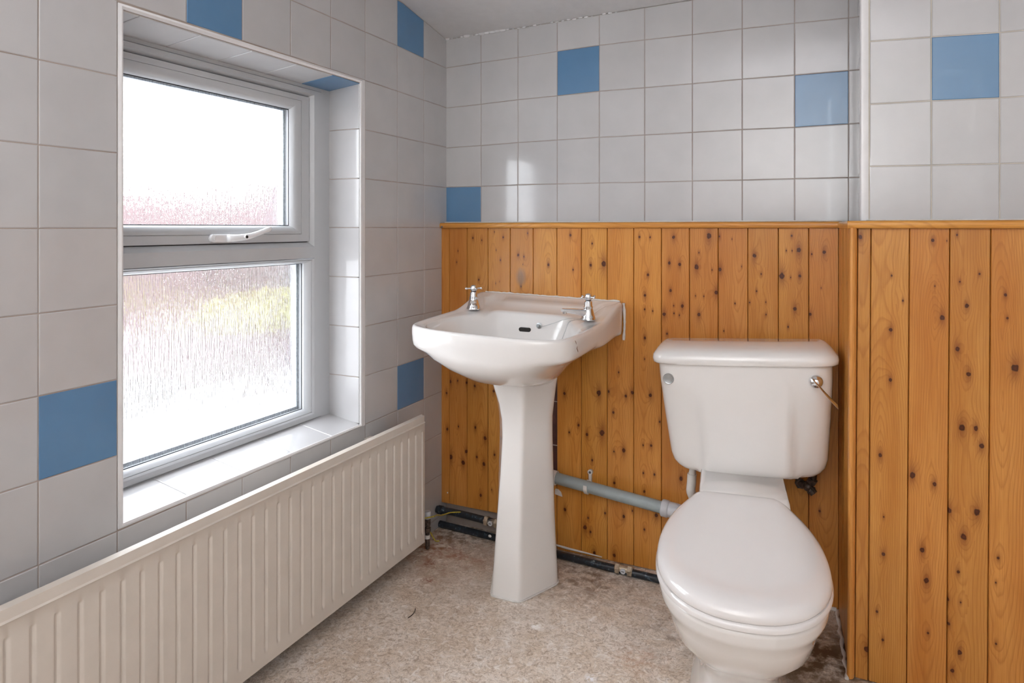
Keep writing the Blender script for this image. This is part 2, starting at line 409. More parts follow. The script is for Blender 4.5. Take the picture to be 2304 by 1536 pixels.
def tag(o, label=None, cat=None, group=None, kind=None):
    if label: o['label'] = label
    if cat: o['category'] = cat
    if group: o['group'] = group
    if kind: o['kind'] = kind
    return o

def thing(name, loc, label, cat, group=None):
    o = bpy.data.objects.new(name, None); COL.objects.link(o)
    o.location = (loc[0], loc[1], loc[2] + H); o.empty_display_size = 0.1
    return tag(o, label, cat, group)

def struct(o): o['kind'] = 'structure'; return o

def catmull(pts, per=10, closed=False):
    out = []; n = len(pts)
    P = [Vector(p) for p in pts]
    segs = n if closed else n - 1
    for i in range(segs):
        if closed: a, b_, c, d = P[(i - 1) % n], P[i], P[(i + 1) % n], P[(i + 2) % n]
        else: a, b_, c, d = P[max(i - 1, 0)], P[i], P[i + 1], P[min(i + 2, n - 1)]
        for k in range(per):
            t = k / per
            # centripetal-ish: plain catmull with limited tangents
            m1 = (c - a) * 0.5; m2 = (d - b_) * 0.5; L = (c - b_).length
            if m1.length > L: m1 = m1.normalized() * L
            if m2.length > L: m2 = m2.normalized() * L
            h00 = 2 * t**3 - 3 * t**2 + 1; h10 = t**3 - 2 * t**2 + t; h01 = -2 * t**3 + 3 * t**2; h11 = t**3 - t**2
            out.append(b_ * h00 + m1 * h10 + c * h01 + m2 * h11)
    if not closed: out.append(P[-1])
    return out

def resample(pts, n):
    L = [0]
    for a, b_ in zip(pts, pts[1:]): L.append(L[-1] + (b_ - a).length)
    out = []; j = 0
    for i in range(n):
        t = L[-1] * i / (n - 1)
        while j < len(L) - 2 and L[j + 1] < t: j += 1
        w = (t - L[j]) / max(L[j + 1] - L[j], 1e-9)
        out.append(pts[j].lerp(pts[j + 1], min(max(w, 0), 1)))
    return out

def half_outline(half, n=33):
    """half: (x>=0, y) points from the front centre round to the back centre; returns the closed symmetric loop"""
    first = (-half[1][0], half[1][1]); last = (-half[-2][0], half[-2][1])
    pts = [first] + list(half) + [last]
    cm = catmull([(p[0], p[1], 0) for p in pts], 10)[10:-10]
    r = resample(cm, n)
    r[0].x = 0; r[-1].x = 0
    return [(p.x, p.y) for p in r] + [(-p.x, p.y) for p in reversed(r[1:-1])]

# ------------------------------------------------------------------ room shell
XB, YB = 1.378, -0.31          # tiled boxing: its side and its front
PY = -0.038                    # face of the pine panelling on the back wall
RX, RY = 2.35, -3.05           # the unseen right and rear walls
FLZ = -H
def ceil_z(x, y): return 0.706 + 0.022 * min(x, 1.4) - 0.18 * y if y > -1.75 else 0.706 + 0.022 * min(x, 1.4) + 0.18 * 1.75

mb = MB(); mb.box((-0.30, RY - 0.1, FLZ - 0.06), (RX + 0.1, 0.12, FLZ))
struct(mb.build('floor', 'lino'))

# sloping ceiling slab
mb = MB()
ys = (0.14, -1.75, RY - 0.1)
pts = []
for dz in (0, 0.08):
    for y in ys:
        for x in (-0.30, 1.4, RX + 0.1): pts.append((x, y, ceil_z(x, y) + dz))
fs = []
for r_ in range(2):
    for c in range(2):
        a = r_ * 3 + c; fs.append((a, a + 1, a + 4, a + 3)); fs.append((a + 9, a + 12, a + 13, a + 10))
for a, b_ in ((0, 1), (1, 2), (2, 5), (5, 8), (8, 7), (7, 6), (6, 3), (3, 0)): fs.append((b_, a, a + 9, b_ + 9))
mb.add(pts, fs)
struct(mb.build('ceiling', 'ceiling'))

def clip(poly, nx, ny, c):
    out = []
    for i in range(len(poly)):
        a, b_ = poly[i], poly[(i + 1) % len(poly)]
        da = nx * a[0] + ny * a[1] - c; db = nx * b_[0] + ny * b_[1] - c
        if da <= 0: out.append(a)
        if (da < 0 < db) or (db < 0 < da):
            t = da / (da - db); out.append((a[0] + (b_[0] - a[0]) * t, a[1] + (b_[1] - a[1]) * t))
    return out

def interp(tab, s_):
    if s_ <= tab[0][0]: return tab[0][1]
    for (a, za), (b_, zb) in zip(tab, tab[1:]):
        if s_ <= b_: return za + (zb - za) * (s_ - a) / (b_ - a)
    return tab[-1][1]

def inset_poly(p, e):
    n = len(p)
    if n < 3: return None
    area2 = sum(p[i][0] * p[(i + 1) % n][1] - p[(i + 1) % n][0] * p[i][1] for i in range(n))
    if abs(area2) < 2e-4: return None
    sg = 1 if area2 > 0 else -1
    out = []
    for i in range(n):
        a, b_, c = Vector(p[i - 1]), Vector(p[i]), Vector(p[(i + 1) % n])
        d1 = (b_ - a); d2 = (c - b_)
        if d1.length < 1e-6 or d2.length < 1e-6: return None
        d1.normalize(); d2.normalize()
        n1 = Vector((-d1.y, d1.x)) * sg; n2 = Vector((-d2.y, d2.x)) * sg
        k = 1 + n1.dot(n2)
        if k < 0.2: return None
        out.append(b_ + (n1 + n2) * (e / k))
    a3 = sum(out[i][0] * out[(i + 1) % n][1] - out[(i + 1) % n][0] * out[i][1] for i in range(n))
    if a3 * sg <= 1e-5: return None
    return [(q.x, q.y) for q in out]

def tiles(mb, fn, poly_list, rnd):
    """fn(s, z, h) -> point; every tile: a cushion-edged slab 2.5 mm proud of the grout"""
    for poly, mi in poly_list:
        p0 = inset_poly(poly, 0.0007)
        if not p0: continue
        p1 = inset_poly(poly, 0.0011); p2 = inset_poly(poly, 0.0025)
        if not p1 or not p2: continue
        tx, tz = random.uniform(-1, 1) * 0.0028, random.uniform(-1, 1) * 0.0028
        cx = sum(q[0] for q in poly) / len(poly); cz = sum(q[1] for q in poly) / len(poly)
        hh = lambda q, h: h + (q[0] - cx) * tx + (q[1] - cz) * tz
        loops = [[fn(q[0], q[1], 0.0) for q in p0], [fn(q[0], q[1], hh(q, 0.0017)) for q in p1], [fn(q[0], q[1], hh(q, 0.0026)) for q in p2]]
        n0 = len(mb.v); mb.loft(loops, mi, False, True)
        rnd += [random.random()] * (len(mb.v) - n0)

def wall_tiles(name, fn, cols, rowtab, blues, cuts, hole=None, sgrout=None, bed='grout'):
    mb = MB(); rnd = []
    P = []
    rk = sorted(rowtab)
    for i in range(len(cols) - 1):
        for a, b_ in zip(rk, rk[1:]):
            if hole and hole(i, a): continue
            s0, s1 = cols[i], cols[i + 1]
            poly = [(s0, interp(rowtab[a], s0)), (s1, interp(rowtab[a], s1)), (s1, interp(rowtab[b_], s1)), (s0, interp(rowtab[b_], s0))]
            for c in cuts: poly = clip(poly, *c) if len(poly) > 2 else []
            if len(poly) > 2: P.append((poly, 1 if (i, a) in blues else 0))
    tiles(mb, fn, P, rnd)
    for (a, b_, c, d) in sgrout:       # grout bed rectangles s0,s1,z0,z1 as thin slabs, clipped by the same cuts
        poly = [(a, c), (b_, c), (b_, d), (a, d)]
        for k in cuts: poly = clip(poly, *k) if len(poly) > 2 else []
        n0 = len(mb.v)
        mb.loft([[fn(q[0], q[1], -0.10) for q in poly], [fn(q[0], q[1], 0.0014) for q in poly]], 2)
        rnd += [0.5] * (len(mb.v) - n0)
    mb.attr['trand'] = ('FLOAT', rnd)
    return struct(mb.build(name, ['tile', 'tile_blue', bed]))

# left wall (window wall): s runs from the corner towards the camera
LC = [0.0, 0.158, 0.320, 0.4925, 0.652, 0.8133, 0.9776, 1.1374, 1.300, 1.4515, 1.605, 1.76, 1.915, 2.07, 2.225, 2.38, 2.53, 2.68, 2.83, 2.98, 3.05]
LR = {-4: [(0.159, -0.6048), (0.32, -0.6061), (0.492, -0.6069), (1.453, -0.6133)], -3: [(0.159, -0.4571), (0.32, -0.4583), (0.492, -0.4569), (1.452, -0.4598)],
      -2: [(0.32, -0.3034), (0.492, -0.3037), (1.45, -0.3060)], -1: [(0.158, -0.1484), (0.32, -0.1511), (0.492, -0.1512), (1.45, -0.1555)],
      0: [(0.158, 0.0012), (1.449, -0.0010)], 1: [(0.158, 0.1511), (0.492, 0.1519), (1.449, 0.1511)], 2: [(0.158, 0.3020), (0.492, 0.3038), (1.449, 0.3062)],
      3: [(0.0, 0.4495), (0.158, 0.4514), (0.32, 0.4541), (0.492, 0.456), (1.45, 0.460)], 4: [(0.0, 0.598), (0.158, 0.5998), (0.32, 0.6044), (0.651, 0.6072), (1.45, 0.612)]}
for k in (5, 6, 7): LR[k] = [(0, 0.750 + 0.152 * (k - 5)), (0.3, 0.757 + 0.152 * (k - 5))]
for k in (-5, -6, -7, -8): LR[k] = [(0, -0.758 + 0.152 * (k + 5))]
lf = lambda s_, z, h: (h, -s_, z)
ccut = (-0.18, 1, 0.7045)
wall_tiles('wall_left', lf, LC, LR, {(1, 4), (6, 3), (1, -4), (8, -3)}, [ccut, (0, -1, H)],
           hole=lambda i, r_: 3 <= i <= 7 and -4 <= r_ <= 2,
           sgrout=[(0, 0.4925, -H, 1.02), (1.30, 3.05, -H, 1.02), (0.4925, 1.30, 0.456, 1.02), (0.4925, 1.30, -H, -0.606)])
# back wall
BC = [0.0, 0.1482, 0.2964, 0.4463, 0.5986, 0.7533, 0.9068, 1.0578, 1.2073, 1.3523, XB]
BR = {0: [(0, 0.006)], 1: [(0.001, 0.1527), (0.148, 0.1513), (0.296, 0.1531), (0.446, 0.1528), (0.599, 0.1516), (0.753, 0.1497), (0.907, 0.1491), (1.058, 0.1476), (1.207, 0.1471), (1.352, 0.1461)],
      2: [(0.001, 0.2993), (0.148, 0.3007), (0.296, 0.3038), (0.446, 0.3046), (0.599, 0.3054), (0.753, 0.3041), (0.907, 0.3038), (1.058, 0.3033), (1.207, 0.3008), (1.352, 0.3017)],
      3: [(0.001, 0.4486), (0.148, 0.4512), (0.296, 0.4561), (0.446, 0.458), (0.599, 0.4608), (0.753, 0.4589), (0.907, 0.4584), (1.058, 0.4588), (1.207, 0.4571), (1.352, 0.4564)],
      4: [(0.001, 0.5979), (0.148, 0.6036), (0.296, 0.6065), (0.446, 0.6122), (0.599, 0.6155), (0.753, 0.6157), (0.907, 0.6145), (1.058, 0.6145), (1.207, 0.6125), (1.352, 0.6093)],
      5: [(0, 0.77)]}
wall_tiles('wall_back', lambda s_, z, h: (s_, -h, z), BC, BR, {(0, 0), (3, 3), (8, 2)}, [(-0.022, 1, 0.7045)],
           sgrout=[(0, XB, -H, 0.78)])
# boxed-out section: tiled front and side
FC = [1.392, 1.5229, 1.6576, 1.797, 1.94, 2.085, 2.23, RX]
FR_ = {0: [(0, 0.004)], 1: [(1.384, 0.1518), (1.523, 0.1494), (1.658, 0.1476)], 2: [(1.384, 0.3049), (1.523, 0.3032), (1.658, 0.2991)],
       3: [(1.384, 0.4596), (1.523, 0.4548), (1.658, 0.4491)], 4: [(1.384, 0.612), (1.658, 0.60)], 5: [(1.38, 0.765)], 6: [(1.38, 0.92)]}
wall_tiles('wall_right', lambda s_, z, h: (s_, YB - h, z), FC, FR_, {(1, 2)}, [(0, 1, 0.79)], sgrout=[(XB, RX, -H, 0.79)], bed='grout_pale')
SR = {0: [(0, 0.006)], 1: [(0, 0.148)], 2: [(0, 0.302)], 3: [(0, 0.457)], 4: [(0, 0.610)], 5: [(0, 0.77)]}
wall_tiles('wall_boxing', lambda s_, z, h: (XB - h, -s_, z), [0.0, 0.148, 0.301], SR, set(), [(-0.18, 1, 0.735)], sgrout=[(0.0, -YB, -H, 0.79)])
# unseen walls close the room
mb = MB(); mb.box((RX, RY - 0.1, FLZ), (RX + 0.1, 0.1, 1.12)); struct(mb.build('wall_far_right', 'plain_wall'))
mb = MB(); mb.box((-0.12, RY - 0.1, FLZ), (1.30, RY, 1.12)); mb.box((2.06, RY - 0.1, FLZ), (RX + 0.1, RY, 1.12)); mb.box((1.30, RY - 0.1, 0.90), (2.06, RY, 1.12))
struct(mb.build('wall_rear', 'plain_wall'))
dr = bpy.data.objects.new('door_1', None); COL.objects.link(dr); dr.location = (1.68, RY, 0); dr['kind'] = 'structure'
mb = MB(); mb.box((1.31, RY - 0.06, FLZ + 0.005), (2.05, RY - 0.02, 0.89), bev=0.003)
for x0, x1 in ((1.40, 1.64), (1.72, 1.96)):
    for z0, z1 in ((-0.9, -0.2), (0.0, 0.75)): mb.box((x0, RY - 0.02, z0), (x1, RY - 0.012, z1), bev=0.003)
mb.build('door_leaf', 'lamp_white', dr)
mb = MB(); mb.tube([(1.40, RY - 0.02, -0.09), (1.40, RY + 0.035, -0.09), (1.48, RY + 0.04, -0.09)], 0.009); mb.build('door_handle', 'chrome', dr, smooth=40)

# ------------------------------------------------------------------ window
S0, S1, Z0, Z1 = 0.512, 1.292, -0.6045, 0.449      # tiled opening
XF = -0.117                                         # room-side face of the frame
win = bpy.data.objects.new('window_1', None); COL.objects.link(win); win.location = (0, -0.9, H); win['kind'] = 'structure'
# tiled reveal: right-hand side, soffit, sill, hidden left side
mb = MB(); rnd = []
XI = -0.001
def rev(quad, nrm):
    # quad: mapping (a,b)->point on a reveal face, a along, b depth
    return lambda a, b_, h: tuple(Vector(quad(a, b_)) + Vector(nrm) * h)
f_right = rev(lambda a, b_: (-b_, -(S0 + 0.004), a), (0, -1, 0))
P = []
zr = [-0.5985, -0.4569, -0.3037, -0.1512, 0.0012, 0.1519, 0.3038, 0.4440]
for a, b_ in zip(zr, zr[1:]): P.append(([(a, 0.0), (b_, 0.0), (b_, 0.119), (a, 0.119)], 0))
tiles(mb, f_right, P, rnd)
f_left = rev(lambda a, b_: (-b_, -(S1 - 0.002), a), (0, 1, 0))
tiles(mb, f_left, P, rnd)
sof = lambda s_, b_: (-b_, -s_, Z1 - 0.006 - 0.013 * b_ / 0.117)
cs = [S0 + 0.004, 0.642, 0.790, 0.945, 1.098, 1.25, S1]
tiles(mb, rev(sof, (0, 0, -1)), [([(a, 0.0), (b_, 0.0), (b_, 0.119), (a, 0.119)], 1 if i == 0 else 0) for i, (a, b_) in enumerate(zip(cs, cs[1:]))], rnd)
sil = lambda s_, b_: (-b_, -s_, Z0 + 0.002 + 0.020 * b_ / 0.117)
cs2 = [S0 + 0.004, 0.648, 0.805, 0.969, 1.13, S1]
tiles(mb, rev(sil, (0, 0, 1)), [([(a, -0.003), (b_, -0.003), (b_, 0.119), (a, 0.119)], 0) for a, b_ in zip(cs2, cs2[1:])], rnd)
# grout beds / masonry behind the reveal
def slab(c, off):
    global rnd
    n0 = len(mb.v); mb.loft([c, [tuple(Vector(p) + Vector(off)) for p in c]], 2); rnd += [0.5] * (len(mb.v) - n0)
e = 0.0012
slab([(0, -(S0 + .004) - e, Z0), (-.2, -(S0 + .004) - e, Z0), (-.2, -(S0 + .004) - e, Z1), (0, -(S0 + .004) - e, Z1)], (0, 0.02 + e, 0))
slab([(0, -(S1 - .002) + e, Z0), (-.119, -(S1 - .002) + e, Z0), (-.119, -(S1 - .002) + e, Z1), (0, -(S1 - .002) + e, Z1)], (0, -0.01 - e, 0))
slab([sof(S0, 0), sof(S0, .119), sof(S1, .119), sof(S1, 0)], (0, 0, 0.012))
slab([sil(S0, 0), sil(S0, .119), sil(S1, .119), sil(S1, 0)], (0, 0, -0.012))
mb.attr['trand'] = ('FLOAT', rnd)
mb.build('window_reveal', ['tile', 'tile_blue', 'grout'], win)
# masonry outside the frame line so the frame is seated in the wall
mb = MB()
mb.box((-0.24, -3.1, -H), (-0.10, -1.36, 1.05)); mb.box((-0.24, -0.50, -H), (-0.10, 0.1, 0.80)); mb.box((-0.24, -1.36, 0.50), (-0.10, -0.50, 1.0)); mb.box((-0.24, -1.36, -H), (-0.10, -0.50, -0.65))
struct(mb.build('wall_outer_leaf', 'plain_wall'))
# corner bead round the opening
mb = MB()
w = 0.0095
def ringrect(s0, s1, z0, z1, x): return [(x, -s0, z0), (x, -s1, z0), (x, -s1, z1), (x, -s0, z1)]
a0 = (S0 - 0.004, S1 + 0.006, Z0 - 0.004, Z1 + 0.006)
i0 = (S0 + 0.0052, S1 - 0.0035, Z0 + 0.0045, Z1 - 0.0045)
mid = tuple((p + q) / 2 for p, q in zip(a0, i0))
fl0 = (S0 - 0.0175, S1 + 0.007, Z0 - 0.0045, Z1 + 0.0065)
mb.loft([ringrect(*fl0, 0.0), ringrect(*fl0, 0.0026), ringrect(*a0, 0.0028), ringrect(*a0, 0.0036), ringrect(*mid, 0.0062), ringrect(*i0, 0.0035), ringrect(*i0, -0.008)], 0, False, False)
mb.build('trim_bead', 'bead', win, smooth=50)
# frame
def ringrects(mb, rings, mi=0): mb.loft([ringrect(*r_, x) for r_, x in rings], mi, False, False)
O = (0.500, 1.372, -0.665, 0.520)
A_ = (0.5550, 1.335, -0.579, 0.4185)
Bi = (0.5905, 1.300, -0.5625, 0.4035)
mb = MB()
ringrects(mb, [(O, -0.19), (O, XF), (A_, XF), ((A_[0] + .0015, A_[1] - .0015, A_[2] + .0015, A_[3] - .0015), XF - 0.003), ((A_[0] + .003, A_[1] - .003, A_[2] + .003, A_[3] - .003), XF + 0.004), (Bi, XF + 0.004), (Bi, -0.19)])
mb.build('window_frame', 'upvc', win, smooth=25)
mb = MB()   # transom, profile in x,z extruded along the window
prof = [(-0.19, -0.094), (-0.125, -0.094), (XF + 0.004, -0.0905), (XF + 0.004, -0.0565), (-0.130, -0.0435), (-0.19, -0.0435)]
mb.loft([[(x, -s_, z) for x, z in prof] for s_ in (0.5905, 1.300)])
mb.build('transom', 'upvc', win, smooth=25)
# upper opening sash
sash_o = (0.6045, 1.286, -0.0405, 0.394)
sb = (0.6500, 1.240, -0.0110, 0.3720)
sg_ = (0.6740, 1.216, 0.0075, 0.3470)
mb = MB(); mb.loft([ringrect(0.5905, 1.30, -0.0435, 0.4035, -0.132), ringrect(0.640, 1.25, -0.02, 0.38, -0.132)], 0, False, False)
mb.build('gasket', 'rubber', win)
mb = MB()
ringrects(mb, [((0.5904, 1.3, -0.0570, 0.4036), XF + .0043), ((0.6022, 1.288, -0.0428, 0.3965), XF - 0.010), ((0.6022, 1.288, -0.0428, 0.3965), -0.131)])
mb.build('frame_rebate', 'upvc', win, smooth=25)
def lerp4(a, b_, t): return tuple(p + (q - p) * t for p, q in zip(a, b_))
mb = MB()
ringrects(mb, [(sash_o, -0.17), (sash_o, -0.122), (lerp4(sash_o, sb, .04), -0.1195), (lerp4(sash_o, sb, .72), -0.1195), (lerp4(sash_o, sb, .74), -0.1215), (lerp4(sash_o, sb, .78), -0.1215), (lerp4(sash_o, sb, .80), -0.1190),
               (sb, -0.1195), (lerp4(sb, sg_, .35), -0.122), (lerp4(sb, sg_, .7), -0.128), (lerp4(sb, sg_, .92), -0.136), (lerp4(sb, sg_, .92), -0.17)])
mb.build('window_sash', 'upvc', win, smooth=25)
# lower fixed light bead
lb = (0.5903, 1.300, -0.5627, -0.0925)
lg = (0.6195, 1.270, -0.5440, -0.1075)
mb = MB()
ringrects(mb, [(lb, XF + .0045), (lerp4(lb, lg, .25), XF + .0015), (lerp4(lb, lg, .3), XF - .001), (lerp4(lb, lg, .35), XF + .0005), (lerp4(lb, lg, .65), -0.121), (lerp4(lb, lg, .92), -0.131), (lerp4(lb, lg, .92), -0.17)])
mb.build('glazing_bead', 'upvc', win, smooth=25)
for nm, g in (('upper', sg_), ('lower', lg)):
    mb = MB(); q = lerp4(g, (g[0] + 1, g[1] - 1, g[2] + 1, g[3] - 1), 0.0005)
    mb.loft([ringrect(g[0] - .004, g[1] + .004, g[2] - .004, g[3] + .004, -0.138), ringrect(*q, -0.138)], 0, False, False); mb.build('gasket', 'rubber', win)
    mb = MB(); mb.box((-0.150, -g[0] + 0.004, g[2] - 0.004), (-0.1455, -g[1] - 0.004, g[3] + 0.004)); mb.build('window_pane', 'glass', win)
    mb = MB(); i1 = (g[0] + .008, g[1] - .008, g[2] + (.008 if nm == 'lower' else .001), g[3] - .002)
    mb.loft([ringrect(g[0] - .004, g[1] + .004, g[2] - .004, g[3] + .004, -0.152), ringrect(*i1, -0.152), ringrect(*i1, -0.172), ringrect(g[0] - .004, g[1] + .004, g[2] - .004, g[3] + .004, -0.172)], 0, False, False)
    mb.build('pane_spacer', 'spacer', win)
# espagnolette handle on the sash's lower rail
mb = MB()
hz = -0.0265
def stadium(s0, s1, z, r, x, n=8):
    return [(x, -(s0 - r * math.sin(PI * k / n)), z + r * math.cos(PI * k / n)) for k in range(n + 1)] + [(x, -(s1 + r * math.sin(PI * k / n)), z - r * math.cos(PI * k / n)) for k in range(n + 1)]
mb.loft([stadium(0.915, 0.962, hz, 0.0105, -0.1205), stadium(0.915, 0.962, hz, 0.0105, -0.1115), stadium(0.916, 0.961, hz, 0.0085, -0.1095)])
mb.loft([stadium(0.935, 0.958, hz, 0.0062, -0.1096), stadium(0.935, 0.958, hz, 0.0062, -0.108)])
hd = mb.build('window_handle', 'handle', win, smooth=40)
mb = MB()
path = [(-0.106, -0.925, hz), (-0.098, -0.912, hz), (-0.092, -0.892, hz + .0015), (-0.088, -0.868, hz + .005), (-0.086, -0.845, hz + .011), (-0.085, -0.820, hz + .018), (-0.085, -0.795, hz + .0255)]
pc = catmull(path, 6)
loops = []
for i, p in enumerate(pc):
    t = i / (len(pc) - 1); a = 0.0105 - 0.0035 * min(1, t * 1.5); d = 0.0085 - 0.003 * t
    if i in (0, len(pc) - 1): a *= .5; d *= .5
    loops.append([(p.x + d * math.cos(2 * PI * k / 14), p.y, p.z + a * math.sin(2 * PI * k / 14)) for k in range(14)])
mb.loft(loops)
lv = mb.build('handle_lever', 'handle', hd, smooth=60)
mb = MB(); mb.lathe([(0.0055, 0), (0.0055, 0.003), (0.0042, 0.0035)], (-0.0835, -0.885, hz + .003), (1, 0, 0)); mb.build('handle_lock', 'bead', hd, smooth=40)
mb = MB(); mb.lathe([(0.0038, 0), (0.0038, 0.0008)], (-0.080, -0.885, hz + .003), (1, 0, 0)); mb.build('lock_core', 'dark_hole', hd)

# ------------------------------------------------------------------ pine panelling
def nearest(kl, u, z, cx):
    best = None; bd = 1e9
    for k in kl:
        d = ((u - k[0]) ** 2 + (0.36 * (z - k[1])) ** 2) ** .5 / k[2]
        if d < bd: bd = d; best = k
    return (best[0] - cx, best[1], best[2])

def boards(mb, xs, zb, zt, fn, knots, depth=0.0125, g=0.0020, step=0.0055, zstep=0.009, lean=None, notch=None, wc=None, kn=None):
    """tongue-and-groove boards between the groove positions xs; fn(u, z, h) -> point (h = proud of the backing plane)"""
    for bi, (a, b_) in enumerate(zip(xs, xs[1:])):
        rn = (math.sin(a * 91.7 + b_ * 37.1) * 4375.85) % 1.0
        w_ = b_ - a; cx = (a + b_) / 2
        n = max(3, int(w_ / step))
        us = [a + 0.0002, a + 0.0005, a + g] + [a + g + (w_ - 2 * g) * k / n for k in range(1, n)] + [b_ - g, b_ - 0.0005, b_ - 0.0002]
        hs = [0.0, depth - 0.003, depth] + [depth] * (n - 1) + [depth, depth - 0.003, 0.0]
        kl = [k for k in knots if a - 0.012 < k[0] < b_ + 0.012 and a - .001 < k[0] < b_ + .001]
        z00 = zb(cx) if callable(zb) else zb
        if not kl: kl = [(cx + 0.02 * math.sin(rn * 9), z00 + (zt - z00) * rn, 0.0015)]
        spans = [(z00, zt)]
        if notch and notch[0] == bi: spans = [(spans[0][0], notch[1]), (notch[2], zt)]
        for z0, z1 in spans:
            m_ = max(2, int((z1 - z0) / zstep)); P = []; F = []
            for j in range(m_ + 1):
                z = z0 + (z1 - z0) * j / m_
                for u, h in zip(us, hs):
                    ul = u + (lean(z) if lean else 0)
                    P.append(fn(ul, z, h)); wc.append((u - cx, z, rn))
            q = len(us)
            for j in range(m_):
                for i in range(q - 1):
                    F.append((j * q + i, j * q + i + 1, (j + 1) * q + i + 1, (j + 1) * q + i))
                    kn.append(nearest(kl, (us[i] + us[i + 1]) / 2, z0 + (z1 - z0) * (j + .5) / m_, cx))
            F.append(tuple(reversed(range(q)))); F.append(tuple(range(m_ * q, m_ * q + q))); kn += [(9, 9, .005)] * 2
            mb.add(P, F, 0)

KB = [(0.072,-0.084,0.0023),(0.067,-0.125,0.0023),(0.134,-0.036,0.0035),(0.170,-0.044,0.0022),(0.221,-0.014,0.0019),(0.256,-0.033,0.0032),(0.228,-0.079,0.0019),(0.245,-0.114,0.0028),(0.350,-0.018,0.0028),(0.314,-0.094,0.0044),(0.336,-0.100,0.0031),(0.332,-0.127,0.0016),(0.428,-0.126,0.0049),(0.241,-0.190,0.0013),(0.024,-0.607,0.004),(0.027,-0.74,0.0048),(0.04,-0.564,0.0056),(0.041,-0.84,0.0086),(0.071,-0.558,0.0032),(0.074,-0.724,0.0032),(0.094,-0.854,0.0076),(0.108,-0.561,0.0039),(0.106,-0.811,0.0061),(0.142,-0.57,0.0047),(0.144,-0.719,0.0047),(0.15,-0.825,0.0047),(0.158,-0.186,0.0031),(0.166,-0.96,0.0056),(0.179,-0.846,0.0065),(0.184,-0.753,0.0065),(0.21,-0.933,0.0023),(0.218,-0.581,0.0046),(0.221,-0.807,0.0042),(0.226,-0.197,0.0015),(0.325,-0.204,0.003),(0.487,-0.562,0.0051),(0.489,-0.955,0.0053),(0.504,-0.691,0.0035),(0.508,-0.024,0.0043),(0.518,-0.141,0.0026),(0.537,-0.663,0.0044),(0.56,-1.002,0.007),(0.567,-0.691,0.0052),(0.571,-0.968,0.0039),(0.579,-1.013,0.0039),(0.58,-0.124,0.0047),(0.585,-0.774,0.0039),(0.585,-0.052,0.003),(0.592,-1.081,0.0052),(0.608,-0.547,0.0079),(0.619,-0.678,0.0095),(0.625,-0.118,0.0084),(0.63,-0.942,0.0039),(0.642,-0.539,0.0043),(0.658,-0.606,0.0043),(0.66,-0.734,0.003),(0.661,-1.075,0.006),(0.661,-0.837,0.0043),(0.676,-0.473,0.0028),(0.693,-0.942,0.0051),(0.693,-0.726,0.0068),(0.7,-0.548,0.0049),(0.722,-0.918,0.0029),(0.721,-0.534,0.0055),(0.745,-0.029,0.0037),(0.757,-0.70,0.003),(0.758,-0.79,0.0029),(0.761,-0.971,0.0034),(0.761,-0.849,0.0042),(0.762,-0.422,0.0021),(0.762,-0.262,0.0029),(0.763,-0.354,0.0045),(0.763,-0.217,0.0045),(0.773,-0.151,0.0041),(0.78,-0.03,0.0029),(0.781,-0.537,0.0056),(0.783,-0.698,0.0042),(0.788,-0.266,0.0024),(0.794,-0.789,0.0033),(0.80,-0.919,0.0058),(0.811,-0.618,0.0032),(0.825,-0.274,0.0057),(0.834,-0.336,0.0036),(0.841,-0.111,0.0048),(0.845,-0.198,0.0044),(0.855,-0.246,0.0024),(0.855,-0.029,0.0048),(0.856,-0.27,0.0024),(0.873,-0.275,0.0024),(0.874,-0.115,0.0048),(0.878,-0.789,0.0059),(0.882,-0.246,0.0052),(0.923,-0.212,0.002),(0.926,-0.122,0.0075),(0.933,-0.27,0.0056),(0.933,-0.077,0.0024),(0.948,-0.212,0.002),(0.964,-0.025,0.0087),(0.973,-0.13,0.002),(0.985,-0.199,0.0063),(0.995,-0.026,0.0027),(0.997,-0.128,0.0055),(1.008,-0.316,0.002),(1.032,-0.034,0.0016),(1.041,-0.23,0.0023),(1.06,-0.117,0.0015),(1.083,-0.225,0.0023),(1.097,-0.084,0.0054),(1.103,-0.19,0.0027),(1.116,-0.138,0.0023),(1.129,-0.222,0.0019),(1.13,-0.259,0.0023),(1.174,-0.143,0.0083),(1.186,-0.067,0.0019),(1.191,-0.292,0.0026),(1.198,-0.146,0.0019),(1.201,-0.023,0.003),(1.202,-0.067,0.0019),(1.21,-0.238,0.0056),(1.22,-0.065,0.0067),(1.223,-0.141,0.0045),(1.251,-0.251,0.0045),(1.255,-0.076,0.0022),(1.276,-0.821,0.0036),(1.28,-0.174,0.0015),(1.288,-0.07,0.0044)]
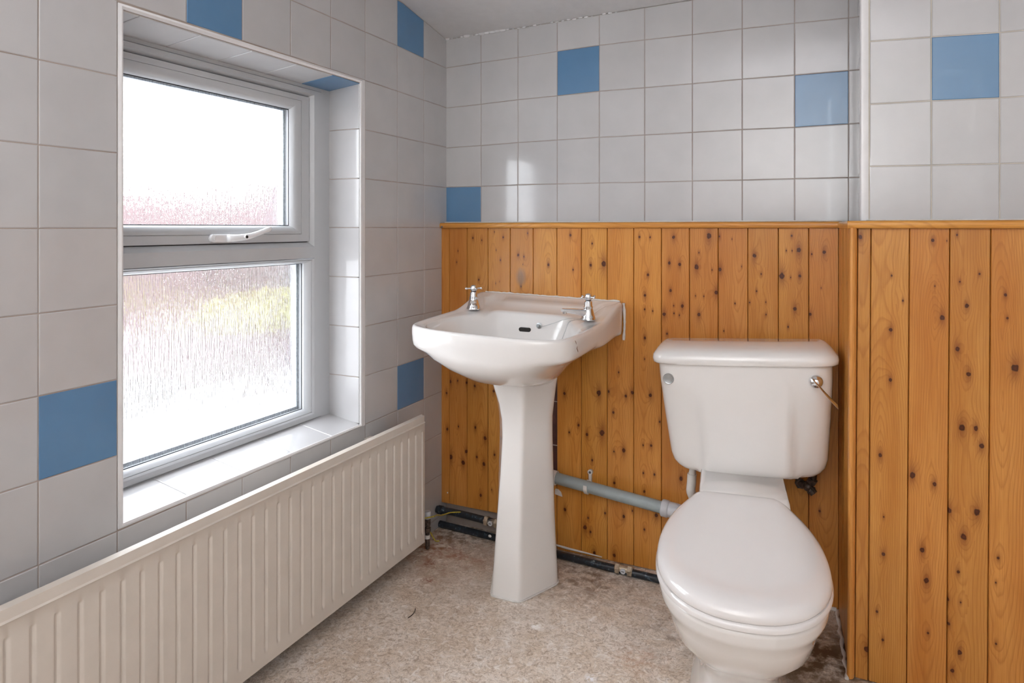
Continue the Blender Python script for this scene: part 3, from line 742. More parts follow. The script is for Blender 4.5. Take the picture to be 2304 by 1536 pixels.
KF = [(1.371,-0.022,0.0054),(1.391,-1.022,0.0067),(1.412,-0.925,0.003),(1.417,-0.547,0.0045),(1.425,-0.99,0.0033),(1.425,-0.784,0.0041),(1.425,-0.694,0.0022),(1.437,-0.364,0.0042),(1.437,-0.244,0.0042),(1.438,-0.114,0.0022),(1.462,-0.173,0.0022),(1.484,-0.585,0.0066),(1.505,-0.758,0.0055),(1.514,-0.828,0.0062),(1.518,-0.95,0.0029),(1.522,-0.029,0.004),(1.527,-0.136,0.0016),(1.529,-0.599,0.0047),(1.542,-0.209,0.0056),(1.55,-0.03,0.0014),(1.557,-0.862,0.0036),(1.559,-0.918,0.0036),(1.558,-0.655,0.0061),(1.567,-1.025,0.0046),(1.57,-0.016,0.0023),(1.572,-0.279,0.0051),(1.576,-0.124,0.0023),(1.577,-0.794,0.0036),(1.581,-0.979,0.0053),(1.582,-0.863,0.0021),(1.582,-0.46,0.0071),(1.587,-0.711,0.0068),(1.59,-0.179,0.0046),(1.594,-0.336,0.0051),(1.609,-0.459,0.0051),(1.612,-0.649,0.0071),(1.614,-0.105,0.0023),(1.62,-0.497,0.0056),(1.649,-0.803,0.0021),(1.65,-0.941,0.0028),(1.653,-0.746,0.0035),(1.663,-0.151,0.0032),(1.667,-0.203,0.0027),(1.682,-0.314,0.0079)]
BX = [0.001, 0.036, 0.110, 0.195, 0.283, 0.371, 0.459, 0.547, 0.637, 0.726, 0.816, 0.904, 0.991, 1.078, 1.164, 1.247, 1.3265]
pan = thing('wall_panelling', (0.66, PY, -H), 'varnished knotty pine boarding on the wall behind the washbasin and toilet', 'panelling')
mb = MB(); wc = []; kn = []
def zbot(x): return -1.012 if x < 0.371 else (-1.091 if x < 0.46 else -1.0945)
fb = lambda u, z, h: (u, PY + 0.0125 - h, z)
boards(mb, BX, zbot, 0.0, fb, KB, notch=(5, -0.88, -0.505), wc=wc, kn=kn)
mb.attr['wc'] = ('FLOAT_VECTOR', wc); mb.attr['kn'] = ('FLOAT_VECTOR', kn)
mb.build('boarding', 'pine', pan, smooth=20)
mb = MB()      # battens behind the boards, with the gap left at the pedestal
for a, b_, c, d in ((0.001, 0.370, -1.012, 0.0), (0.460, 1.326, -1.0945, 0.0), (0.370, 0.460, -0.505, 0.0), (0.370, 0.460, -1.091, -0.88)):
    mb.box((a, PY + 0.0125, c), (b_, -0.003, d))
mb.build('batten', 'dark_hole', pan)
mb = MB(); mb.box((0.371, -0.010, -0.88), (0.4585, -0.003, -0.505))
tag(mb.build('tile_strip', 'brown_tile', pan), 'old dark brown tiles showing in the gap behind the pedestal')
for zg in (-0.752, -0.601):
    mb = MB(); mb.box((0.371, -0.0115, zg), (0.4585, -0.0095, zg + 0.003)); mb.build('grout_line', 'grout', pan)
# dado rail: nosed moulding
def rail_prof(y0, y1, z0, z1, n=7):
    pr = [(y0, z0), (y1 + 0.004, z0)]
    for k in range(n + 1):
        a = -PI / 2 + PI * k / n
        pr.append((y1 + 0.005 - 0.006 * math.cos(a), (z0 + z1) / 2 + (z1 - z0) / 2 * math.sin(a)))
    pr += [(y1 + 0.004, z1), (y0, z1)]
    return pr
mb = MB(); wc = []; kn = []
rp = rail_prof(-0.003, PY - 0.013, -0.0005, 0.0185)
xs_ = [0.003 + i * (1.333 - 0.003) / 60 for i in range(61)]
mb.loft([[(x, y, z) for y, z in rp] for x in xs_])
for x in xs_:
    for k in range(len(rp)): wc.append(((k / len(rp) - .5) * 0.03, x, 0.21))
mb.attr['wc'] = ('FLOAT_VECTOR', wc); mb.attr['kn'] = ('FLOAT_VECTOR', kn)
mb.build('dado_rail', 'pine_trim', pan, smooth=40)
mb = MB(); mb.lathe([(0.004, 0), (0.0035, 0.0015), (0.001, 0.002)], (0.012, PY - 0.0136, 0.004), (0, -1, 0)); mb.build('nail_head', 'steel', pan, smooth=40)
mb = MB(); mb.ball((0.0285, PY - 0.0005, -0.973), 0.0028, sc=(1, .5, 1)); mb.build('paint_spot', 'sealant', pan, smooth=60)
mb = MB(); mb.box((0.003, -0.0185, 0.0185), (1.335, -0.0028, 0.0225), bev=0.0012); mb.build('sealant_line', 'sealant', pan)

# panelling on the boxed-out section (side return leaning slightly, front, corner mould, rail)
bxp = thing('wall_panelling', (1.40, YB, -H), 'knotty pine boarding round the boxed-out corner to the right of the toilet', 'panelling')
SBY = -0.345
def sidex(y): return 1.326 + (y - PY) / (SBY - PY) * 0.0215
mb = MB(); wc = []; kn = []
fs_ = lambda u, z, h: (sidex(-u) + 0.0125 - h, -u, z)
ksd = [(0.09, -0.15, .004), (0.13, -0.42, .006), (0.2, -0.3, .004), (0.25, -0.7, .005), (0.1, -0.72, .005), (0.28, -0.14, .005), (0.22, -0.93, .006)]
boards(mb, [0.039, 0.125, 0.213, 0.301, 0.338], -1.094, 0.0, fs_, ksd, wc=wc, kn=kn)
lean = lambda z: -0.007 * (z + 0.02) / (-1.0) * -1 * -1
FX = [1.3650, 1.394, 1.475, 1.556, 1.635, 1.715, 1.797, 1.879, 1.961, 2.043, 2.125, 2.207, 2.289, RX - 0.002]
ff = lambda u, z, h: (u, SBY + 0.0125 - h, z)
boards(mb, FX, -1.0965, 0.0, ff, KF, wc=wc, kn=kn, lean=lambda z: 0.006 * z)
mb.attr['wc'] = ('FLOAT_VECTOR', wc); mb.attr['kn'] = ('FLOAT_VECTOR', kn)
mb.build('boarding', 'pine', bxp, smooth=20)
mb = MB(); mb.box((1.36, SBY + 0.0125, -1.085), (RX - 0.002, YB - 0.003, 0.0)); mb.box((1.352, -0.33, -1.085), (XB - 0.003, -0.04, 0.0)); mb.build('batten', 'dark_hole', bxp)
mb = MB(); wc = []; kn = []
cx0, cy0 = 1.3355, SBY - 0.006
def corner(z):
    # L-shaped corner mould with a rounded nose, seen in plan
    l = 0.006 * z
    pts_ = [(0.0128, 0.020), (0.0118, 0.004), (0.0120, 0.000), (0.0132, -0.0040), (0.0155, -0.0068), (0.0185, -0.0080), (0.0215, -0.0072), (0.0245, -0.0048), (0.0268, -0.0010), (0.0286, 0.0040), (0.0290, 0.0085), (0.024, 0.0100), (0.0165, 0.0110), (0.0155, 0.020)]
    return [(cx0 + x + l, cy0 + y, z) for x, y in pts_]
zs_ = [-1.0965 + 1.0965 * i / 90 for i in range(91)]
mb.loft([corner(z) for z in zs_])
for z in zs_:
    for k in range(14): wc.append(((k / 14 - .5) * 0.06, z, 0.63))
mb.attr['wc'] = ('FLOAT_VECTOR', wc); mb.attr['kn'] = ('FLOAT_VECTOR', kn)
mb.build('corner_moulding', 'pine_trim', bxp, smooth=35)
mb = MB(); wc = []; kn = []
rp2 = rail_prof(-0.003 + YB, SBY - 0.013, -0.0015, 0.0175)
xs_ = [1.3375 + i * (RX - 0.003 - 1.3375) / 40 for i in range(41)]
first = [[(x, y, z) for y, z in rp2] for x in xs_]
first[0] = [(x + 0.005, y, z) for x, y, z in first[0]]
mb.loft(first)
for x in xs_:
    for k in range(len(rp2)): wc.append(((k / len(rp2) - .5) * 0.03, x, 0.81))
n1 = len(mb.v)
ys_ = [-0.053, -0.15, -0.25, SBY + 0.04, SBY - 0.008]
rp3 = [((XB - 0.003) if i in (0, len(rp2) - 1) else 1.322 + (q[0] - (SBY - 0.014)) * 0.9, q[1]) for i, q in enumerate(rp2)]
mb.loft([[(x + (sidex(y) - 1.326), y, z) for x, z in rp3] for y in ys_])
for y in ys_:
    for k in range(len(rp3)): wc.append(((k / len(rp3) - .5) * 0.03, y, 0.51))
mb.attr['wc'] = ('FLOAT_VECTOR', wc); mb.attr['kn'] = ('FLOAT_VECTOR', kn)
mb.build('dado_rail', 'pine_trim', bxp, smooth=40)
mb = MB(); mb.box((1.385, YB - 0.014, 0.0175), (RX - 0.004, YB - 0.0028, 0.0205), bev=0.001); mb.build('sealant_line', 'sealant', bxp)
# white plastic corner trim between tiled side and tiled front
mb = MB()
def tr(z): return [(XB + 0.012, YB - 0.0005, z), (XB + 0.012, YB - 0.0035, z), (XB + 0.003, YB - 0.0065, z), (XB - 0.004, YB - 0.006, z), (XB - 0.0075, YB - 0.001, z), (XB - 0.006, YB + 0.007, z), (XB - 0.0005, YB + 0.007, z)]
mb.loft([tr(0.018), tr(0.76)])
struct(mb.build('trim_1', 'bead', smooth=50))
mb = MB()   # sealant at the foot of the boarding beside the toilet
pth = [(sidex(y) - 0.006 + 0.002 * math.sin(y * 90), y, -H + 0.004 + 0.0025 * math.sin(y * 57)) for y in [-0.05 - 0.013 * i for i in range(25)]]
mb.tube(pth, [0.0045 + 0.0015 * math.sin(i * 1.7) for i in range(25)], 8)
mb.tube([(x, PY - 0.004, -H + 0.004) for x in [1.12 + 0.02 * i for i in range(11)]], [0.0045 + 0.0015 * math.sin(i * 2.1) for i in range(11)], 8)
tag(mb.build('sealant_bead', 'sealant', smooth=60), 'ragged white sealant line along the floor right of the toilet', 'sealant')
mb = MB()
mb.tube([(0.455, PY - 0.006, -1.078), (0.50, PY - 0.007, -1.081), (0.56, PY - 0.006, -1.0835), (0.62, PY - 0.005, -1.0865)], [0.0032, 0.0038, 0.003, 0.0015], 8)
tag(mb.build('sealant_bead', 'sealant', smooth=60), 'white sealant strip under the boarding between washbasin and toilet', 'sealant')
# ragged plaster edge where back wall meets ceiling
mb = MB()
for i in range(34):
    x = 0.006 + i * 0.021; r_ = random.uniform(0.0012, 0.0045) * (1.4 if i < 12 else 0.8)
    mb.ball((x, -0.004, 0.7045 + 0.022 * x + random.uniform(-.001, .001)), r_, sc=(2.6, 0.9, 1.0))
struct(mb.build('trim_2', 'ceiling', smooth=60))

# ------------------------------------------------------------------ radiator
rad = thing('radiator', (0.08, -1.1, -H), 'long cream ribbed panel radiator on the wall below the window', 'radiator')
RT, RB, RE, RS = -0.6185, -1.0420, -0.284, -1.98
xf = 0.090
mb = MB()
# fluted face: columns of the profile along y, rows along z
pitch = 0.0402
ycols = []
gy = -1.5514 + pitch * 31
def flute(y):
    # distance to nearest groove
    t = ((y - gy) / pitch) % 1.0
    d = min(t, 1 - t) * pitch
    return -0.0040 * (1 - max(0.0, min(1.0, (d - 0.0012) / 0.0045)) ** 1) 
y = RE - 0.018
yl = [RE - 0.0005, RE - 0.004, RE - 0.017]
yy = RE - 0.02
while yy > RS + 0.02:
    yl.append(yy); yy -= 0.00134
yl += [RS + 0.017, RS + 0.004, RS + .0005]
zl = [RB, RB + 0.003, RB + 0.026, RB + 0.033, RB + 0.036, RB + 0.040, RB + 0.045, RB + 0.056] 
zl += [RB + 0.06 + (RT - 0.068 - RB - 0.06) * i / 4 for i in range(5)] + [RT - 0.0560, RT - 0.0530, RT - 0.0505, RT - 0.048, RT - 0.0275, RT - 0.0245, RT - 0.0215, RT - 0.018, RT - 0.003, RT]
def prof_h(y, z):
    e_ = min(RE - y, y - RS, z - RB, RT - z)
    base = 0.0
    if e_ < 0.001: base = -0.013
    elif e_ < 0.0045: base = -0.0015
    zi = min((z - RB - 0.034) / 0.010, (RT - 0.048 - z) / 0.005)
    yi = (RE - 0.018 - y) / 0.004
    k = max(0, min(1, zi, yi))
    base += flute(y) * k
    if abs(z - (RT - 0.0245)) < 0.004: base += 0.0022 if abs(z - (RT - 0.0245)) < 0.001 else 0.0
    if z > RT - 0.022: base -= 0.0012
    return base
P = [(xf + prof_h(y, z), y, z) for z in zl for y in yl]
F = []; q = len(yl)
for j in range(len(zl) - 1):
    for i in range(q - 1): F.append((j * q + i, (j + 1) * q + i, (j + 1) * q + i + 1, j * q + i + 1))
o_ = len(P)
P += [(0.074, RE, RB), (0.074, RS, RB), (0.074, RE, RT), (0.074, RS, RT)]
F += [(o_, o_ + 1, o_ + 3, o_ + 2)]
top = [(len(zl) - 1) * q + i for i in range(q)]
F.append(tuple([o_ + 2] + [o_ + 3] + list(reversed(top)))); F.append(tuple([o_ + 1, o_] + list(range(q))))
F.append(tuple([o_, o_ + 2] + [j * q for j in reversed(range(len(zl)))])); F.append(tuple([o_ + 3, o_ + 1] + [j * q + q - 1 for j in range(len(zl))]))
mb.add(P, F)
mb.build('front_panel', 'radiator', rad, smooth=40)
mb = MB(); z0c, z1c = RB + 0.06, RT - 0.03
yy = RE - 0.09
while yy > RS + 0.1: mb.box((0.038, yy, z0c), (0.074, yy - 0.001, z1c)); yy -= 0.018
mb.build('convector_fins', 'radiator', rad)
for yb in (RE - 0.2, RS + 0.2):
    mb = MB(); mb.box((0.0035, yb - 0.015, RB + 0.05), (0.04, yb + 0.015, RT - 0.03)); mb.build('bracket', 'radiator', rad)
# valve at the right-hand end
mb = MB()
vx, vy = 0.058, RE + 0.060
mb.tube([(vx, RE - 0.012, -1.000), (vx, RE + 0.026, -1.000), (vx, vy, -1.000)], 0.0085, 14)
mb.lathe([(0.012, -0.008), (0.0125, 0.006)], (vx, RE + 0.034, -1.000), (0, 1, 0), 6)
mb.tube([(vx, vy, -1.01), (vx, vy, -1.035), (vx, vy + 0.002, -1.094)], 0.0075, 12)
mb.lathe([(0.012, -1.036), (0.0125, -1.022)], (vx, vy, 0), (0, 0, 1), 6)
mb.lathe([(0.0105, -1.015), (0.0115, -1.008), (0.0115, -0.993), (0.010, -0.990)], (vx, vy, 0), (0, 0, 1), 16)
rv = tag(mb.build('radiator_valve', 'dark_brass', rad, smooth=40), 'tarnished valve at the right-hand end')
mb = MB(); mb.lathe([(0.0115, 0), (0.0125, 0.004), (0.0125, 0.020), (0.010, 0.024)], (vx, vy, -0.990), (0, 0, 1), 18); mb.build('valve_cap', 'pale_grey', rv, smooth=40)
mb = MB(); mb.tube([(vx, vy, -1.046), (vx, vy, -1.058)], 0.0105, 12); mb.build('tape_band', 'white_plastic', rv, smooth=40)

# ------------------------------------------------------------------ black pipes along the skirting
def fitting(parent, c, ax, n=6):
    ax = Vector(ax).normalized(); c = Vector(c)
    mb = MB()
    mb.lathe([(0.0135, -0.029), (0.0165, -0.026), (0.0165, -0.014), (0.0125, -0.012)], c, ax, 6)
    mb.lathe([(0.0125, -0.013), (0.0125, 0.013)], c, ax, 18)
    mb.lathe([(0.0125, 0.012), (0.0165, 0.014), (0.0165, 0.026), (0.0135, 0.029)], c, ax, 6)
    f_ = mb.build('compression_fitting', 'brass', parent, smooth=30)
    mb = MB(); mb.lathe([(0.0085, 0), (0.0085, 0.0035), (0.006, 0.0045)], c + Vector((0, -0.0115, 0)), (0, -1, 0), 16); s_ = mb.build('isolating_screw', 'pale_grey', f_, smooth=40)
    mb = MB(); a = ax * 0.0045; cc = c + Vector((0, -0.0162, 0)); mb.tube([cc - a, cc + a], 0.0009, 6); 
    mb.build('screw_slot', 'dark_hole', f_)
p1 = thing('heating_pipe', (0.15, -0.06, -1.03), 'upper black-painted pipe under the boarding, from the corner to behind the pedestal', 'pipe')
mb = MB()
pa = [(0.0045, -0.075, -1.024), (0.04, -0.071, -1.025), (0.12, -0.068, -1.028), (0.22, -0.068, -1.033), (0.42, -0.068, -1.045)]
mb.tube(catmull(pa, 6), 0.0125, 16)
mb.build('pipe', 'black_pipe', p1, smooth=50)
mb = MB(); mb.tube([(0.012, -0.074, -1.0242), (0.028, -0.0725, -1.0248)], 0.0155, 14); mb.build('pipe_collar', 'black_pipe', p1, smooth=40)
fitting(p1, (0.226, -0.068, -1.0335), (1, 0, -0.04))
p2 = thing('heating_pipe', (0.5, -0.10, -H), 'lower black-painted pipe on the floor, running behind the pedestal and toilet', 'pipe')
mb = MB()
pa = [(0.006, -0.056, -1.0845), (0.12, -0.060, -1.0855), (0.24, -0.068, -1.0855), (0.48, -0.088, -1.0855), (0.62, -0.097, -1.0855), (0.80, -0.106, -1.0855), (1.00, -0.112, -1.0855)]
mb.tube(catmull(pa, 8), 0.0118, 16)
mb.build('pipe', 'black_pipe', p2, smooth=50)
fitting(p2, (0.712, -0.102, -1.0815), (1, -0.05, 0))
mb = MB(); mb.ball((0.2235, -0.0785, -1.079), 0.005, sc=(1.3, .6, 1)); mb.build('paint_spot', 'sealant', p2, smooth=60)
mb = MB()
wp = catmull([(0.105, -0.078, -1.016), (0.08, -0.105, -1.012), (0.068, -0.145, -1.008), (0.072, -0.185, -0.992), (0.078, -0.215, -0.984), (0.064, -0.246, -0.980), (0.039, -0.236, -0.985), (0.036, -0.205, -1.010), (0.042, -0.185, -1.05), (0.058, -0.172, -1.088), (0.066, -0.16, -1.093)], 6)
mb.tube(wp, 0.0022, 8)
tag(mb.build('earth_wire', 'wire', smooth=60), 'yellow-green earth wire looped from the radiator valve to the pipe', 'wire')

# ------------------------------------------------------------------ washbasin on pedestal
CX = 0.4335
def tilt(x): return -0.026 * (x - CX)
bas = thing('washbasin', (CX, -0.22, -H), 'white ceramic washbasin on its pedestal left of the toilet', 'washbasin')
def zrim(y):
    t = max(0.0, min(1.0, (-y - 0.05) / 0.22)); t = t * t * (3 - 2 * t)
    return -0.2345 + (-0.2785 + 0.2345) * t - 0.040 * max(0, (-y - 0.27))
OUT = [(0, -0.580), (0.10, -0.576), (0.18, -0.562), (0.225, -0.540), (0.246, -0.512), (0.254, -0.470), (0.257, -0.36), (0.258, -0.2), (0.260, -0.09), (0.258, -0.050), (0.235, -0.0405), (0.12, -0.0395), (0, -0.0395)]
BOWL = [(0, -0.548), (0.09, -0.545), (0.16, -0.530), (0.205, -0.500), (0.224, -0.455), (0.225, -0.38), (0.206, -0.305), (0.165, -0.250), (0.135, -0.205), (0.110, -0.190), (0.06, -0.186), (0, -0.186)]
def scl(o_, kx, y0, ky, cy): return [(x * kx, cy + (y - cy) * ky) for x, y in o_]
out = half_outline(OUT, 97)
def L3(o_, zf): return [(CX + x, y, (zf(x, y) if callable(zf) else zf) + tilt(CX + x)) for x, y in o_]
def off(o_, d):
    n = len(o_); r_ = []
    for i in range(n):
        a, c = Vector(o_[i - 1]), Vector(o_[(i + 1) % n]); t = (c - a)
        if t.length < 1e-9: r_.append(o_[i]); continue
        t.normalize(); nn = Vector((t.y, -t.x))
        r_.append((o_[i][0] - nn.x * d, o_[i][1] - nn.y * d))
    return r_
bowl = half_outline(BOWL, 97)
def blend(a, b_, t): return [((1 - t) * p[0] + t * q[0], (1 - t) * p[1] + t * q[1]) for p, q in zip(a, b_)]
zr_ = lambda x, y: zrim(y)
# the rim falls away: skirt depth grows towards the sides
loops = []
U6 = half_outline([(0, -0.385), (0.045, -0.382), (0.082, -0.35), (0.102, -0.28), (0.082, -0.2), (0.05, -0.12), (0, -0.10)], 97)
U5 = half_outline([(0, -0.485), (0.065, -0.472), (0.112, -0.42), (0.130, -0.34), (0.124, -0.26), (0.098, -0.17), (0.07, -0.10), (0, -0.08)], 97)
U4 = half_outline([(0, -0.548), (0.08, -0.536), (0.14, -0.490), (0.166, -0.40), (0.158, -0.29), (0.125, -0.17), (0.09, -0.08), (0, -0.06)], 97)
U3 = half_outline([(0, -0.574), (0.09, -0.568), (0.158, -0.540), (0.197, -0.46), (0.200, -0.36), (0.168, -0.22), (0.132, -0.10), (0.11, -0.050), (0, -0.045)], 97)
loops.append(L3(U6, -0.4665)); loops.append(L3(U5, -0.4430)); loops.append(L3(U4, -0.409)); 
def skirt(x, y): return zrim(y) - 0.057 - 0.060 * max(0, 1 - (-y) / 0.30)
loops.append(L3(U3, lambda x, y: min(-0.378, skirt(x, y) - 0.017)))
def skirt(x, y): return zrim(y) - 0.057 - 0.060 * max(0, 1 - (-y) / 0.30)
loops.append(L3(blend(off(out, 0.004), U3, 0.55), lambda x, y: min(-0.362, skirt(x, y) - 0.010)))
loops.append(L3(blend(off(out, 0.004), U3, 0.10), lambda x, y: skirt(x, y) - 0.006))
loops.append(L3(off(out, 0.0035), lambda x, y: skirt(x, y) + 0.002))
loops.append(L3(off(out, 0.0015), lambda x, y: skirt(x, y) + 0.014))
loops.append(L3(off(out, 0.0), lambda x, y: zrim(y) - 0.022))
loops.append(L3(off(out, 0.0005), lambda x, y: zrim(y) - 0.008))
loops.append(L3(off(out, 0.003), lambda x, y: zrim(y) - 0.0018))
loops.append(L3(off(out, 0.008), lambda x, y: zrim(y) + 0.0005))
loops.append(L3(off(out, 0.014), lambda x, y: zrim(y) - 0.0012))
def deck(x, y):
    # tap ledge: steps down in front of the upstand
    return max(-0.274, min(zrim(y) - 0.004, -0.262)) if y > -0.25 else zrim(y) - 0.005
t1 = blend(off(out, 0.018), bowl, 0.22)
loops.append(L3(t1, lambda x, y: (-0.250 if y > -0.09 else zrim(y) - 0.004)))
t1 = blend(off(out, 0.018), bowl, 0.27)
loops.append(L3(t1, lambda x, y: (-0.2475 if y > -0.097 and abs(x) < 0.15 else (-0.252 if y > -0.1 else zrim(y) - 0.0045))))
t1 = blend(off(out, 0.018), bowl, 0.40)
loops.append(L3(t1, lambda x, y: (-0.2585 if y > -0.13 else zrim(y) - 0.005)))
t1 = blend(off(out, 0.018), bowl, 0.55)
loops.append(L3(t1, lambda x, y: (-0.2685 if y > -0.2 else min(-0.272, zrim(y) - 0.006))))
def notch_(x, y): return 0.007 * math.exp(-((x + 0.150) / 0.009) ** 2) if y > -0.3 else 0.0
t1 = blend(off(out, 0.018), bowl, 0.88)
loops.append(L3(t1, lambda x, y: min(-0.2745, zrim(y) - 0.007) - notch_(x, y) * 0.5))
loops.append(L3(bowl, lambda x, y: min(-0.2775, zrim(y) - 0.010) - notch_(x, y)))
loops.append(L3(off(bowl, 0.0035), lambda x, y: min(-0.2835, zrim(y) - 0.015) - notch_(x, y) * 0.6))
loops.append(L3(off(bowl, 0.010), lambda x, y: min(-0.300, zrim(y) - 0.026)))
inn1 = half_outline([(0, -0.515), (0.08, -0.51), (0.145, -0.49), (0.185, -0.45), (0.195, -0.39), (0.18, -0.31), (0.14, -0.245), (0.09, -0.215), (0, -0.210)], 97)
inn2 = half_outline([(0, -0.47), (0.07, -0.465), (0.12, -0.44), (0.145, -0.40), (0.15, -0.36), (0.135, -0.30), (0.10, -0.26), (0.06, -0.24), (0, -0.235)], 97)
inn3 = half_outline([(0, -0.40), (0.03, -0.397), (0.06, -0.38), (0.07, -0.35), (0.06, -0.315), (0.03, -0.295), (0, -0.29)], 97)
inn4 = half_outline([(0, -0.365), (0.012, -0.362), (0.02, -0.352), (0.022, -0.34), (0.018, -0.328), (0.01, -0.32), (0, -0.318)], 97)
loops.append(L3(inn1, -0.352)); loops.append(L3(inn2, -0.395)); loops.append(L3(inn3, -0.420)); loops.append(L3(inn4, -0.427))
mb = MB(); mb.loft(loops)
basin = mb.build('basin', 'ceramic', bas, smooth=60)
mb = MB()
def slot(yo, rr): return [(CX - 0.02 + x, yo, z - 0.327) for x, z in [((0.014 + rr * 0 ) * (1 if c > 0 else -1) + rr * math.cos(a), rr * math.sin(a)) for a in [PI * 2 * k / 24 + 0.001 for k in range(24)] for c in [math.cos(a)]]]
mb.loft([slot(-0.2055, 0.0068), slot(-0.190, 0.0068)])
mb.build('overflow_slot', 'dark_hole', basin)
mb = MB()     # brown crack and drip marks near the right-hand front corner
for pth in ([(0.6915, -0.500, -0.2985), (0.6928, -0.497, -0.303), (0.6925, -0.494, -0.309)], [(0.6925, -0.485, -0.316), (0.6922, -0.487, -0.322), (0.6925, -0.482, -0.328), (0.6918, -0.478, -0.333)]):
    mb.tube(pth, [0.0004] + [0.0009] * (len(pth) - 2) + [0.0005], 6)
tag(mb.build('hairline_crack', 'stain', basin, smooth=60), 'small brown crack near the front corner')
mb = MB()     # ragged sealant along the back edge and down the right-hand end
xs_ = [0.188 + 0.0105 * i for i in range(48)]
mb.tube([(x, -0.042, -0.2335 + tilt(x) + random.uniform(-.0012, .0016)) for x in xs_], [random.uniform(0.002, 0.0042) for _ in xs_], 8)
zz_ = [-0.245 - 0.0075 * i for i in range(17)]
mb.tube([(0.6940 + 0.003 * math.sin((z + 0.245) / -0.12 * PI), -0.0425, z) for z in zz_], [random.uniform(0.0035, 0.0055) for _ in zz_], 8)
tag(mb.build('sealant_edge', 'sealant', bas, smooth=60), 'ragged white sealant along the back edge')
# pedestal
def ped(f, yf, b_, yb, z, back=-0.212):
    h = [(0, yf), (f * 0.72, yf), (f * 0.93, yf + 0.0025), (f * 1.06, yf + 0.010), (b_ * 0.94, yb - 0.018), (b_, yb + 0.002), (b_ * 0.97, yb + 0.018), (b_ * 0.85, back), (b_ * 0.6, back + 0.004), (0, back + 0.004)]
    return [(CX + x, y, z) for x, y in half_outline(h, 45)]
mb = MB()
mb.loft([ped(0.047, -0.392, 0.106, -0.245, -H + 0.0005), ped(0.045, -0.389, 0.104, -0.245, -1.05), ped(0.041, -0.372, 0.095, -0.243, -0.90), ped(0.038, -0.352, 0.090, -0.243, -0.75), ped(0.037, -0.340, 0.087, -0.243, -0.64),
         ped(0.039, -0.340, 0.088, -0.245, -0.585), ped(0.043, -0.350, 0.096, -0.25, -0.535), ped(0.050, -0.366, 0.104, -0.255, -0.49), ped(0.054, -0.374, 0.110, -0.26, -0.462), ped(0.052, -0.372, 0.108, -0.26, -0.4555)])
mb.build('pedestal', 'ceramic', bas, smooth=60)
mb = MB(); lp = ped(0.048, -0.394, 0.108, -0.247, -H + 0.002); mb.tube([lp[(i * 2) % len(lp)] for i in range(-19, 20)], [random.uniform(0.0018, 0.0032) for _ in range(39)], 8)
tag(mb.build('sealant_foot', 'sealant', bas, smooth=60), 'grubby white sealant round the foot')
# taps
def make_tap(loc, rz):
    T_ = Matrix.Translation(Vector(loc)) @ Matrix.Rotation(rz, 4, 'Z')
    def X(mb_): mb_.v = [tuple(T_ @ Vector(p)) for p in mb_.v]; return mb_
    mb = MB()
    mb.lathe([(0.0235, 0), (0.024, 0.003), (0.0215, 0.008), (0.0185, 0.018), (0.0155, 0.029), (0.0140, 0.036), (0.0148, 0.0375), (0.0148, 0.040), (0.0130, 0.0415), (0.0118, 0.055), (0.0100, 0.0565), (0.0085, 0.058)], (0, 0, 0), seg=32)
    L = []
    for i in range(13):
        t = i / 12
        cx = 0.002 + 0.086 * t; cz = 0.0195 + 0.0165 * t - 0.003 * t * t; hh = 0.0125 - 0.0065 * min(1, t * 1.15); ww = 0.0125 - 0.0035 * t
        if i == 12: hh *= .75; ww *= .8
        L.append([(cx, ww * math.copysign(abs(math.cos(a)) ** .7, math.cos(a)), cz + hh * math.copysign(abs(math.sin(a)) ** .7, math.sin(a))) for a in [2 * PI * k / 20 for k in range(20)]])
    mb.loft(L)
    mb.lathe([(0.0070, 0.034), (0.0070, 0.0215), (0.0055, 0.0215), (0.005, 0.026)], (0.078, 0, 0), seg=20)
    t = tag(X(mb).build('tap', 'chrome', basin, smooth=45), 'chrome pillar tap with a cross handle')
    mb = MB(); mb.lathe([(0.0085, 0.0575), (0.0085, 0.0605)], (0, 0, 0), seg=20); X(mb).build('washer', 'rubber', t, smooth=40)
    mb = MB()
    mb.lathe([(0.008, 0.060), (0.0105, 0.0625), (0.0125, 0.067), (0.0125, 0.0715), (0.0095, 0.0755), (0.0098, 0.077), (0.0070, 0.080), (0.0, 0.081)], (0, 0, 0), seg=28)
    for k in range(4):
        a = k * PI / 2 + 0.3; d = Vector((math.cos(a), math.sin(a), 0)); c = Vector((0, 0, 0.0692))
        mb.tube([c + d * 0.008, c + d * 0.013, c + d * 0.018, c + d * 0.023], [0.0034, 0.0024, 0.0022, 0.0032], 12)
        mb.ball(c + d * 0.0255, 0.0042, seg=14, rings=9)
    X(mb).build('cross_handle', 'chrome', t, smooth=50)
    return t
make_tap((0.2365, -0.222, -0.2735 + tilt(0.2365)), R(-64))
make_tap((0.636, -0.228, -0.2745 + tilt(0.636)), R(-136))
# plug and bead chains
def chain(mb_, pts_, r_=0.0013, gap=0.0038):
    c = catmull(pts_, 14); L = sum((b_ - a).length for a, b_ in zip(c, c[1:]))
    for p in resample(c, int(L / gap)): mb_.ball(p, r_, seg=8, rings=6)
mb = MB(); pc_ = (0.595, -0.415, -0.372)
mb.lathe([(0.018, 0), (0.0215, 0.004), (0.0215, 0.009), (0.018, 0.0105), (0.004, 0.0105), (0.004, 0.016), (0.001, 0.017)], pc_, (0.55, -0.1, 0.85), 28)
plug = mb.build('plug', 'dull_chrome', basin, smooth=40)
tz = -0.2735 + tilt(0.62)
mb = MB()
chain(mb, [(0.652, -0.246, tz + .004), (0.63, -0.256, tz + .002), (0.606, -0.268, tz + .001), (0.594, -0.285, tz - 0.005), (0.592, -0.31, -0.306), (0.592, -0.35, -0.335), (0.597, -0.40, -0.354)])
mb.build('bead_chain', 'dull_chrome', plug, smooth=60)
mb = MB()
